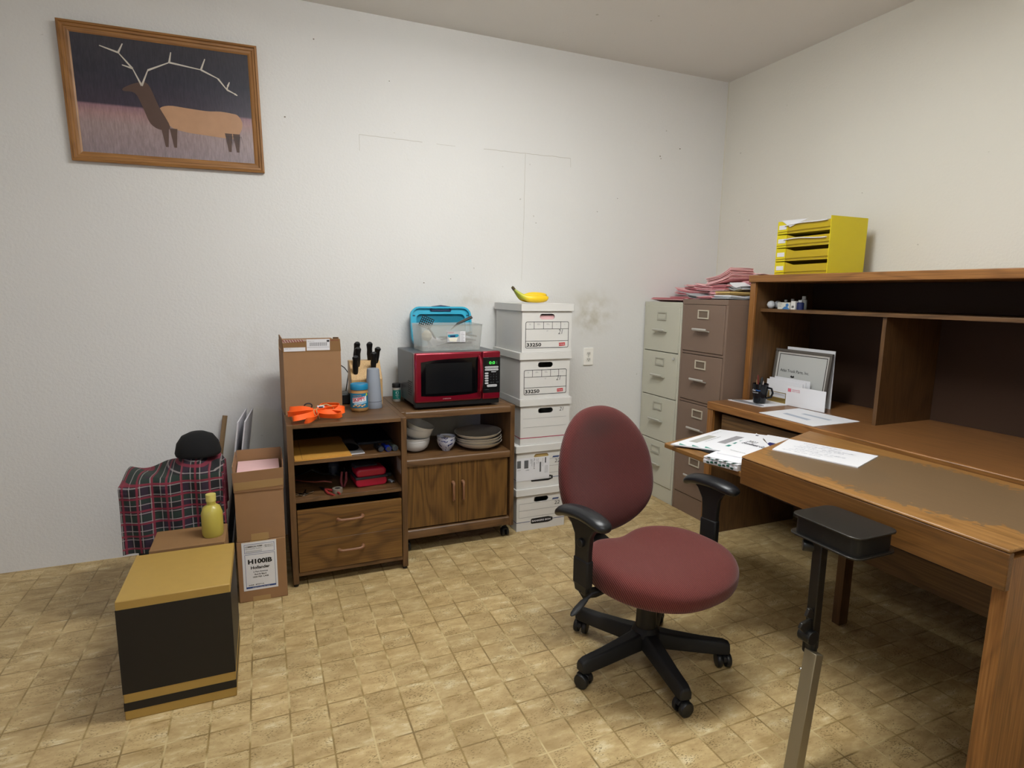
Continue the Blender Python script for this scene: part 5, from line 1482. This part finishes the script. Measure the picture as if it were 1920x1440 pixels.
mm.build('lettering', [plain('booklet_ink', '#26283c', .5), ink_grey], bkl, smooth=0)
wp = thing('worksheet', 'handwritten white sheets lying on the worn desk top', 'paper', (1.782, 1.636, .7615), rz=R(-78))
MB().prism([(0, 0), (.30, .03), (.27, .25), (-.055, .212)], 0, .004, 'z').build('sheets', white_paper, wp)
mm = MB()
for q in range(7):
    text_into(mm, ['fuel  42.10  paid', 'parts  318.77', 'check 1184', 'ship to yard', 'core  65.00', 'call back', 'total  425.87'][q], Matrix.Translation((.02+.012*(q % 3), .030+.026*q, .0042)) @ Matrix.Rotation(R(6), 4, 'Z'), h=.011, w=.14+.02*(q % 3), m=0, shear=.3)
mm.build('handwriting', [plain('faint_pencil', '#8e90a0', .6)], wp, smooth=0)

# ------------------------------------------------------------------ things on the desk
ZD = DH+.0008
poly_sheet('paper', [(2.385, 2.525), (2.402, 2.290), (2.62, 2.290), (2.645, 2.455), (2.488, 2.470)], ZD, .003, white_paper, 'white papers lying under the black mug', 'paper')
poly_sheet('catalogue', [(2.388, 2.500), (2.400, 2.310), (2.426, 2.305), (2.440, 2.485)], ZD+.0032, .003, plain('glossy_grey_page', '#8d9096', .25), 'dark glossy leaflet on the papers under the mug', 'leaflet')
pr_ = poly_sheet('paper', [(2.272, 2.186), (2.56, 2.20), (2.565, 1.86), (2.262, 1.86)], ZD, .002, white_paper, 'white printed form at the front edge of the desk right of the mug', 'paper')
mm = MB(); mm.prism([(-.05, .10), (-.02, .10), (-.04, -.06), (-.07, -.06)], .002, .0022, 'z'); mm.prism([(.03, .06), (.055, .06), (.05, -.10), (.025, -.10)], .002, .0022, 'z')
mm.build('printed_box', plain('form_blue_grey', '#a4adbc', .6), pr_, smooth=0)
mg_ = thing('mug', 'black mug of pens on the desk beside the hutch', 'mug', (2.466, 2.378, ZD+.0065), rz=R(-62))
navy_g = plain('black_glaze', '#0d1016', .12)
MB().lathe([(0, 0), (.029, 0), (.032, .004), (.036, .040), (.0405, .070), (.0415, .104), (.0385, .104), (.0375, .07), (.033, .04), (.028, .008), (0, .006)], n=44).build('cup', navy_g, mg_, smooth=50)
MB().tube([(.038, 0, .085), (.058, 0, .082), (.066, 0, .060), (.058, 0, .036), (.034, 0, .028)], .0055, n=10).build('handle', navy_g, mg_)
tw = MB(); text_into(tw, 'eCheck', at(-.030, -.0003, .066), h=.009, w=.024, m=0, bold=.02); text_into(tw, 'Depot', at(-.004, -.0003, .066), h=.009, w=.022, m=1, bold=.02)
text_into(tw, '800-555-0199', at(-.028, -.0003, .055), h=.005, w=.036, m=0, bold=.01)
wrap_mesh(tw, .0403)
tw.build('lettering', [white_paper, plain('logo_blue', '#2f6fc0', .5)], mg_, smooth=0, fix=False, rot=(0, 0, R(-8)))
for q, (dx, dy, hh, cc, lab) in enumerate(((-.016, .006, .126, '#8a6b4a', 'thin pencil in the black mug'), (-.004, .012, .150, '#6e2326', 'maroon pen standing tallest in the mug'), (.004, -.010, .118, '#b5a7a2', 'pale pen in the front of the mug'), (.016, .010, .136, '#16181c', 'black marker at the right of the mug'))):
    pn = MB(); r_ = .0035 if q < 3 else .008
    pn.tube([(dx*.4, dy*.4, .012), (dx*1.3, dy*1.3, hh-.012), (dx*1.35, dy*1.35, hh)], [r_, r_, r_*.5], n=10)
    tag(pn.build('pen', plain('pen_%d' % q, cc, .35), None, smooth=40, loc=(2.466, 2.378, ZD+.0065)), lab, 'pen')
brass = plain('brushed_brass', '#a88f52', .3, metal=.8)
lh_ = thing('letter_holder', 'brass letter holder behind the black mug', 'letter holder', (2.585, 2.440, ZD), rz=R(-90))
b = MB(); b.box(0, .135, 0, .003, 0, .030); b.box(0, .135, .003, .075, 0, .003)
b.box(0, .012, 0, .003, .030, .060); b.box(.123, .135, 0, .003, .030, .060); b.box(0, .135, 0, .003, .056, .060)
b.box(0, .135, .040, .043, .003, .07); b.box(0, .135, .072, .075, .003, .085)
b.build('holder', brass, lh_, bevel=.001)
for q, (yo, xo, w_, h_, lab) in enumerate(((.012, -.020, .24, .118, 'white envelope at the front of the brass letter holder'), (.022, -.012, .24, .128, 'white envelope in the middle of the brass letter holder'), (.052, -.006, .235, .132, 'white envelope at the back of the brass letter holder'))):
    eo = thing('envelope', lab, 'envelope', (2.585+yo, 2.440-xo, ZD+.004), rot=(R(0), R(0), R(-90)), group='envelopes in the brass letter holder')
    MB().box(0, w_, 0, .003, 0, h_-.012*0).build('envelope_body', white_paper, eo)
eo = thing('envelope', 'white envelope with a red postmark standing right of the brass letter holder', 'envelope', (2.575, 2.300, ZD), rz=R(-88))
MB().box(0, .235, -.004, -.001, .002, .108).build('envelope_body', white_paper, eo)
mm = MB(); mm.box(.010, .030, -.0046, -.004, .076, .094, 0); text_into(mm, 'PRESORTED\nFIRST CLASS', at(.036, -.0046, .078), h=.014, w=.05, m=0)
mm.build('postmark', plain('pinkish_red_print', '#cf6f80', .6), eo, smooth=0)
cf = thing('framed_certificate', 'certificate in a grey frame reading Atlas Truck Parts standing in the hutch', 'certificate', (2.655, 2.486, ZD), rot=(R(-6), 0, R(-90)))
MB().frame(0, .36, 0, .290, .014, -.010, .006, 0).build('frame', plain('pewter_frame', '#57524d', .4), cf, bevel=.002)
mm = MB(); mm.box(.012, .348, -.002, .004, .012, .278, 0); mm.box(.012, .348, -.0024, -.002, .012, .278, 1)
mm.frame(.026, .334, .026, .264, .004, -.0028, -.0022, 2); mm.box(.032, .328, -.0030, -.0024, .032, .258, 3)
text_into(mm, 'Atlas Truck Parts, Inc.', at(.045, -.0032, .162), h=.018, w=.190, m=2, bold=.008)
mm.prism([(.118, .142), (.125, .150), (.132, .144), (.139, .150), (.146, .142), (.139, .136), (.125, .136)], -.0032, -.003, 'y', 2)
text_into(mm, 'Community Honored Member', at(.066, -.0032, .120), h=.009, w=.13, m=4)
mm.build('certificate_sheet', [plain('mount_board', '#5a5652', .6), plain('pale_mount', '#b9b6b0', .6), ink_black, plain('certificate_paper', '#b2b3b0', .5), ink_grey], cf, smooth=0)
bo = MB(); bo.box(0, .30, 0, .003, 0, .302)
tag(bo.build('paper', white_paper, None, loc=(2.700, 2.43, ZD), rot=(0, 0, R(-90))), 'white papers showing above the framed certificate', 'paper')
# hutch shelf things
ZSH = DH+.0006+.510
for (x_, y_, lab) in ((2.600, 2.4765, 'golf ball at the left end of the hutch shelf, in front'), (2.648, 2.4765, 'golf ball at the left end of the hutch shelf, behind')):
    gb = MB(); gb.lathe([(.0214*math.sin(PI*k/16), -.0214*math.cos(PI*k/16)) for k in range(17)], n=28)
    tag(gb.build('golf_ball', plain('golf_white', '#c9ccd0', .4, bump=.5, bscale=300), None, smooth=80, loc=(x_, y_, ZSH+.0216)), lab, 'golf ball', 'golf balls on the hutch shelf')
mbx = thing('medicine_box', 'small white and blue packet on the hutch shelf', 'packet', (2.575, 2.408, ZSH), rz=R(-90))
mm = MB(); mm.box(0, .078, 0, .03, 0, .036); mm.build('carton', plain('packet_white', '#cfcfc6', .5), mbx, bevel=.0008)
mm = MB(); text_into(mm, 'Rolaids', at(.006, -.0006, .026), h=.005, w=.024, m=1); text_into(mm, 'ULTRA', at(.006, -.0006, .014), h=.005, w=.018, m=1)
mm.prism([(.03, .001), (.046, .014), (.060, .016), (.077, .004), (.077, .001)], -.0006, -.0001, 'y', 0)
mm.prism([(.063+.010*math.cos(k*PI/8), .022+.009*math.sin(k*PI/8)) for k in range(16)], -.0009, -.0005, 'y', 0)
mm.build('printing', [plain('packet_blue', '#3f74ac', .5), ink_black], mbx, smooth=0)
sbx = thing('pill_carton', 'narrow white carton with a barcode next to the blue and white packet', 'packet', (2.575, 2.322, ZSH), rz=R(-90))
MB().box(0, .028, 0, .028, 0, .044).build('carton', white_card, sbx, bevel=.0008)
mm = MB()
for q in range(7): mm.box(.006+q*.0022, .0072+q*.0022, -.0005, 0, .008, .020)
mm.build('barcode', ink_black, sbx, smooth=0)
for q, (x_, y_, r_, h_, cc, lab) in enumerate(((2.640, 2.415, .013, .050, '#2a2220', 'small dark bottle behind the blue and white packet'), (2.645, 2.375, .014, .055, '#6a6058', 'small grey capped bottle behind the packets on the hutch shelf'), (2.585, 2.270, .018, .050, '#1c2650', 'navy tin right of the narrow white carton'), (2.625, 2.285, .016, .070, '#8f9698', 'clear grey bottle behind the navy tin'))):
    bo = thing('small_bottle', lab, 'bottle', (x_, y_, ZSH))
    MB().lathe([(0, 0), (r_, 0), (r_, h_*.7), (r_*.5, h_*.8), (0, h_*.8)], n=24).build('bottle_body', plain('bottle_%d' % q, cc, .25), bo, smooth=40)
    MB().lathe([(0, h_*.78), (r_*.6, h_*.78), (r_*.6, h_), (0, h_)], n=20).build('cap', plain('bottle_cap_grey', '#a8acae', .4), bo, smooth=40)
# yellow sorter on the hutch
yel = plain('yellow_plastic_sorter', '#d6c50e', .3)
yeld = plain('yellow_tinted_plastic', '#b59b0a', .3)
ys = thing('letter_sorter', 'bright yellow four-tier letter sorter on top of the hutch', 'letter sorter', (2.606, 2.478, HT), rz=R(-90))
YW, YD = .33, .26
for x0 in (0, YW-.004): MB().box(x0, x0+.004, 0, YD, 0, .286).build('side_panel', yel, ys)
MB().box(.004, YW-.004, YD-.004, YD, 0, .286).build('back_panel', yeld, ys)
for q in range(4):
    z0 = .004+q*.0715
    tr = MB().box(.004, YW-.004, .006, YD-.004, z0, z0+.004).build('tray', yeld, ys)
    fr = MB(); fr.prism([(.004, z0), (.064, z0), (.064, z0+.066), (.004, z0+.067)], 0, .005, 'y', 0)
    fr.prism([(.064, z0), (YW-.004, z0), (YW-.004, z0+.052), (.12, z0+.050), (.064, z0+.066)], .003, .006, 'y', 1)
    fr.tube([(.004, -.001, z0+.010), (.10, -.002, z0+.014), (YW-.004, -.002, z0+.016)], .0016, n=6, m=2)
    fr.build('front_lip', [yel, yeld, plain('yellow_shadow_rib', '#9c860c', .4)], tr, smooth=0)
    MB().box(.010, .058, -.0012, 0, z0+.024, z0+.046).build('label', white_paper, tr)
for q, (zz, lab) in enumerate(((.262, 'white papers in the top tier of the yellow sorter'), (.190, 'white papers in the second tier of the yellow sorter'))):
    ppx = MB(); ppx.sheet(lambda u, v: (.050+.26*u, -.008+.20*v, zz+.012*u*(1-q)+.004*math.sin(u*5)), 8, 6, .004)
    tag(ppx.build('paper', white_paper, None, smooth=50, loc=(2.606, 2.478, HT), rot=(0, 0, R(-90))), lab, 'paper')
sg = MB(); sg.prism([(.025, .289), (.19, .285), (.085, .252)], -.0045, -.003, 'y')
tag(sg.build('note_sheet', white_paper, None, smooth=0, loc=(2.606, 2.478, HT), rot=(0, 0, R(-90))), 'white sheet hanging its corner over the front of the yellow sorter', 'paper')
bundle(2.555, 2.495, HT, .12, .07, 1, 3, [pink_pale], 'pink slip at the left end of the hutch top', th=.002, group='loose pink slips on the hutch top', name='pink_slip', cat='paper', fold=.012)
bundle(2.60, 2.50, HT+.0002, .16, .05, 2, -3, [pink_paper, pink_pale], 'pink slips between the hutch end and the yellow sorter', th=.0018, group='loose pink slips on the hutch top', name='pink_slip', cat='paper', fold=.008)

# ------------------------------------------------------------------ office chair
CH = thing('office_chair', 'burgundy fabric office chair with black arms on a five-star base', 'chair', (1.248, 1.653, 0), rz=R(11))
fab = fabric_mat('burgundy_seat_fabric', '#3e1715', '#763b36', 360)
fabb = fabric_mat('burgundy_back_fabric', '#341413', '#6a3330', 360, soil=[(-.02, .20, .84, .15, .3, .075, '#452a28', .72)])
def seat_shape():
    b = MB(); n = 72
    rings = [(.30, .376, 0), (.80, .378, 0), (.950, .388, 0), (.994, .410, .15), (1.0, .436, .4), (.985, .454, .7), (.94, .467, .9), (.86, .4735, 1), (.72, .475, 1), (.54, .473, 1), (.34, .471, 1), (.16, .470, 1)]
    vs = []
    for (s, z, wgt) in rings:
        for j in range(n):
            t = 2*PI*j/n
            cx, sy = math.cos(t), math.sin(t)
            p = 2/2.45
            X = .272*math.copysign(abs(cx)**p, cx)
            Y = .238*math.copysign(abs(sy)**p, sy)
            # narrower towards the front, notch at the rear middle
            wid = 1-.10*max(0, -Y/.238)**1.5 - .05*max(0, Y/.238)**2
            X *= wid*s; Y *= s
            rear = max(0, Y/.238); front = max(0, -Y/.238); side = abs(X)/.285
            dz = wgt*(.020*side**2*(.4+.8*rear) - .018*rear**2*math.exp(-(X/.085)**2) + .008*rear**2 - .030*front**3)
            if wgt < .3: dz -= .012*front**3
            Yn = Y-.022*rear**2*math.exp(-(X/.07)**2)
            vs.append((X-.012, Yn-.066, z+dz-.022))
    fs = []
    for i in range(len(rings)-1):
        for j in range(n): fs.append((i*n+j, i*n+(j+1) % n, (i+1)*n+(j+1) % n, (i+1)*n+j))
    fs.append(tuple(range(n))[::-1]); fs.append(tuple((len(rings)-1)*n+j for j in range(n)))
    return b.add(vs, fs)
seat_shape().build('seat', fab, CH, smooth=70, sub=1)
def back_shape():
    b = MB(); n = 64
    zc = .656
    def outline(t):
        cx, sz = math.cos(t), math.sin(t)
        p = 2/2.3
        X = .236*math.copysign(abs(cx)**p, cx)
        Z = (.258 if sz > 0 else .232)*math.copysign(abs(sz)**p, sz)
        X *= 1-.10*max(0, Z/.258)**1.3-.06*max(0, -Z/.232)**2
        return X, Z
    rings = [(.15, .040), (.5, .040), (.86, .036), (.965, .024), (1.0, .006), (.985, -.010), (.93, -.022), (.82, -.028), (.6, -.030), (.35, -.029), (.12, -.028)]
    vs = []
    for (s, yo) in rings:
        for j in range(n):
            X, Z = outline(2*PI*j/n); X *= s; Z *= s
            # recline, side curvature wrapping forward, lumbar swell
            Y = .262+.16*(Z+.05)+yo - .55*X*X*1.4 - .018*math.exp(-((Z+.13)/.09)**2)*(1 if yo < 0 else .2)
            if yo < 0: Y += .010*math.exp(-((Z-.14)/.03)**2)*math.exp(-(X/.09)**2)*s*0.4
            vs.append((X, Y, zc+Z))
    fs = []
    for i in range(len(rings)-1):
        for j in range(n): fs.append((i*n+j, i*n+(j+1) % n, (i+1)*n+(j+1) % n, (i+1)*n+j))
    fs.append(tuple(range(n))[::-1]); fs.append(tuple((len(rings)-1)*n+j for j in range(n)))
    return b.add(vs, fs)
back_shape().build('backrest', fabb, CH, smooth=70, sub=1)
b = MB(); b.prism([(.05, .352), (.24, .352), (.30, .372), (.315, .42), (.335, .64), (.320, .64), (.292, .43), (.275, .392), (.22, .378), (.05, .378)], -.036, .036, 'x')
b.build('back_support', black_matte, CH, bevel=.004)
b = MB(); b.box(-.13, .13, -.12, .13, .366, .386); b.box(-.075, .075, -.10, .10, .335, .368)
b.build('seat_mechanism', black_matte, CH, bevel=.006)
def pad(s):
    m = MB()
    x = s*.322
    pts = [(x+s*.004, .122, .598), (x+s*.004, .114, .612), (x+s*.003, .090, .626), (x, .050, .635), (x-s*.002, .005, .638), (x-s*.002, -.045, .636), (x, -.085, .629), (x+s*.002, -.108, .624), (x+s*.002, -.120, .620)]
    rr = [.016, .027, .034, .036, .036, .037, .036, .029, .014]
    m.tube(pts, rr, n=20, flat=.60, up=(0, 0, 1))
    return m
for s in (-1, 1):
    p = pad(s).build('armrest_pad', satin_black, CH, smooth=70, sub=1)
    x = s*.322
    m = MB()
    # flared post profile in the y-z plane
    prf = [(.075, .618), (.052, .600), (.030, .565), (.026, .52), (.026, .395), (.020, .372), (-.030, .368), (-.040, .395), (-.040, .52), (-.044, .570), (-.060, .597), (-.080, .612)]
    m.prism(prf, x-.011, x+.011, 'x')
    m.build('arm_post', black_plastic, CH, bevel=.004)
    sl = MB(); sl.box(x-.014, x+.014, -.043, .029, .395, .49)
    sl.build('arm_sleeve', black_matte, CH, bevel=.006)
    kn_ = MB(); kn_.cyl((x-s*.004, -.007, .545), (x+s*.020, -.007, .545), .016, .014, n=24)
    kn_.build('arm_knob', black_plastic, CH, bevel=.002)
    br = MB(); br.tube([(x, -.007, .385), (x-s*.014, -.007, .362), (x-s*.06, -.007, .352), (x-s*.19, -.007, .362)], [.018, .020, .020, .020], n=12, flat=.45, up=(0, 1, 0))
    br.build('arm_bracket', black_matte, CH)
lv = MB(); lv.tube([(-.10, -.03, .352), (-.25, -.030, .362), (-.31, -.042, .374), (-.35, -.052, .368)], .0055, n=10)
lvo = lv.build('height_lever', black_matte, CH)
MB().tube([(-.340, -.050, .371), (-.36, -.056, .367), (-.39, -.064, .358), (-.412, -.070, .351), (-.422, -.072, .348)], [.008, .012, .013, .010, .004], n=12, flat=.5).build('lever_paddle', black_matte, lvo)
MB().cyl((0, 0, .14), (0, 0, .345), .038, .034, n=32).build('gas_column', plain('column_cover', '#1b1917', .45), CH)
MB().lathe([(0, .068), (.044, .066), (.054, .080), (.054, .120), (.046, .138), (.040, .146), (0, .142)], n=40).build('base_hub', black_matte, CH, smooth=40)
for k in range(5):
    a = R(44-11+72*k)
    c_, s_ = math.cos(a), math.sin(a)
    m = MB(); m.T = Matrix.Rotation(a, 4, 'Z')
    # tapered arm: cross-sections with flat sides
    secs = [(.025, .036, .074, .134), (.10, .031, .068, .122), (.20, .0265, .060, .110), (.280, .024, .056, .104), (.302, .020, .058, .096)]
    vs = []
    for (r_, hw, z0, z1) in secs:
        vs += [(r_, -hw, z0), (r_, -hw*1.0, z0+(z1-z0)*.6), (r_, -hw*.65, z1), (r_, hw*.65, z1), (r_, hw, z0+(z1-z0)*.6), (r_, hw, z0)]
    fs = []
    for i in range(len(secs)-1):
        for j in range(6): fs.append((i*6+j, i*6+(j+1) % 6, (i+1)*6+(j+1) % 6, (i+1)*6+j))
    fs.append(tuple(range(6))); fs.append(tuple((len(secs)-1)*6+5-j for j in range(6)))
    m.add(vs, fs)
    m.build('base_leg', black_matte, CH, bevel=.006, seg=3)
    cst = MB(); cx, cy = .283*c_, .283*s_
    yaw = R([35, -60, 20, 80, -30][k])
    cst.cyl((cx, cy, .044), (cx, cy, .062), .010, n=14)
    cst.T = Matrix.Translation((cx, cy, 0)) @ Matrix.Rotation(yaw, 4, 'Z')
    cst.prism([(-.026, .030), (-.022, .046), (-.004, .054), (.018, .052), (.026, .040), (.010, .028)], -.007, .007, 'x')
    co = cst.build('caster', black_matte, CH, bevel=.002)
    for sd in (-1, 1):
        w_ = MB(); w_.T = Matrix.Translation((cx, cy, 0)) @ Matrix.Rotation(yaw, 4, 'Z')
        w_.tube([(sd*.008, 0, .0265), (sd*.011, 0, .0265), (sd*.022, 0, .0265), (sd*.026, 0, .0265), (sd*.027, 0, .0265)], [.024, .0262, .0262, .023, .018], n=32)
        w_.build('wheel', black_plastic, co, smooth=40)

# ------------------------------------------------------------------ black metal stand at the right edge
es = thing('equipment_stand', 'black metal stand with a rimmed tray, post and slanted leg in the right foreground', 'stand', (1.40, 1.150, 0))
gun = plain('gunmetal', '#3d3b38', .35, metal=.7)
def rr_prism(b, x0, x1, y0, y1, z0, z1, r, m=0):
    b.prism(rrect(x0, x1, y0, y1, r, 5), z0, z1, 'z', m)
b = MB(); rr_prism(b, .0, .17, -.165, .055, .716, .722, .03); b.build('upper_rim', gun, es, bevel=.002)
b = MB(); rr_prism(b, .010, .16, -.155, .045, .665, .7165, .022); b.build('tray_body', plain('stand_black', '#0e0f10', .5), es)
b = MB(); rr_prism(b, .0, .17, -.165, .060, .659, .665, .03); b.build('lower_rim', gun, es, bevel=.002)
MB().cyl((.012, .010, .635), (.045, -.02, .635), .017, n=24).build('clamp_knob', black_plastic, es, bevel=.002)
MB().box(.022, .050, -.045, -.015, .33, .660).build('post', plain('post_black', '#15120f', .45), es, bevel=.003)
b = MB(); b.prism([(-.022, .404), (-.014, .418), (.030, .425), (.055, .410), (.050, .380), (.010, .376)], -.036, -.026, 'y'); b.prism([(-.006, .44), (.004, .462), (.016, .460), (.030, .430), (.02, .426)], -.040, -.030, 'y')
b.build('clamp_plate', gun, es, bevel=.002)
MB().cyl((.020, -.05, .372), (.020, -.01, .372), .022, n=24).build('clamp_knob', black_plastic, es, bevel=.002)
MB().cyl((.032, -.030, .318), (.032, -.030, .372), .020, n=24).build('post_end', black_plastic, es, bevel=.003)
A0 = Vector((.030, -.030, .330)); A1 = Vector((-.066, -.075, .004))
lg = MB()
side = Vector((0, -1, 0)); ax = (A1-A0).normalized(); nn = ax.cross(side).normalized()
vs = []
for p in (A0, A1):
    for (a, c2) in ((-.006, .0), (.010, .0), (.010, .040), (-.006, .040)):
        vs.append(p+nn*a*2+side*c2)
lg.add(vs, [(0, 1, 2, 3), (7, 6, 5, 4), (0, 4, 5, 1), (1, 5, 6, 2), (2, 6, 7, 3), (3, 7, 4, 0)], 0)
lg.build('slanted_leg', plain('bronze_metal', '#8b8069', .35, metal=.5), es, bevel=.002)
pb = A0.lerp(A1, .18)
MB().lathe([(.006*math.cos(PI*k/12), .006*math.sin(PI*k/12)) for k in range(7)], n=16, c=(pb.x-.012, pb.y+.004, pb.z)).build('bolt', chrome, es)

# ------------------------------------------------------------------ computer behind the camera, lights the shelves faintly blue
ct = thing('side_table', 'small table with the computer monitor, behind the camera on the left', 'table', (-1.25, .55, 0), rz=R(-35))
MB().box(-.35, .35, -.25, .25, .71, .74).build('tabletop', oak_x, ct, bevel=.003)
for sx in (-.32, .32):
    for sy in (-.22, .22): MB().box(sx-.02, sx+.02, sy-.02, sy+.02, 0, .71).build('leg', oak_z, ct)
cm_ = thing('computer_monitor', 'lit computer monitor on the side table', 'monitor', (-1.25, .55, .741), rz=R(-35))
MB().box(-.13, .13, -.09, .09, 0, .012).build('foot', black_plastic, cm_, bevel=.003)
MB().box(-.03, .03, -.03, -.01, .012, .20).build('neck', black_plastic, cm_)
MB().box(-.30, .30, -.012, .018, .08, .44).build('casing', black_plastic, cm_, bevel=.004)
MB().box(-.285, .285, .018, .0195, .095, .425).build('screen', emit_mat('screen_glow', '#7f97ff', 5.5), cm_)
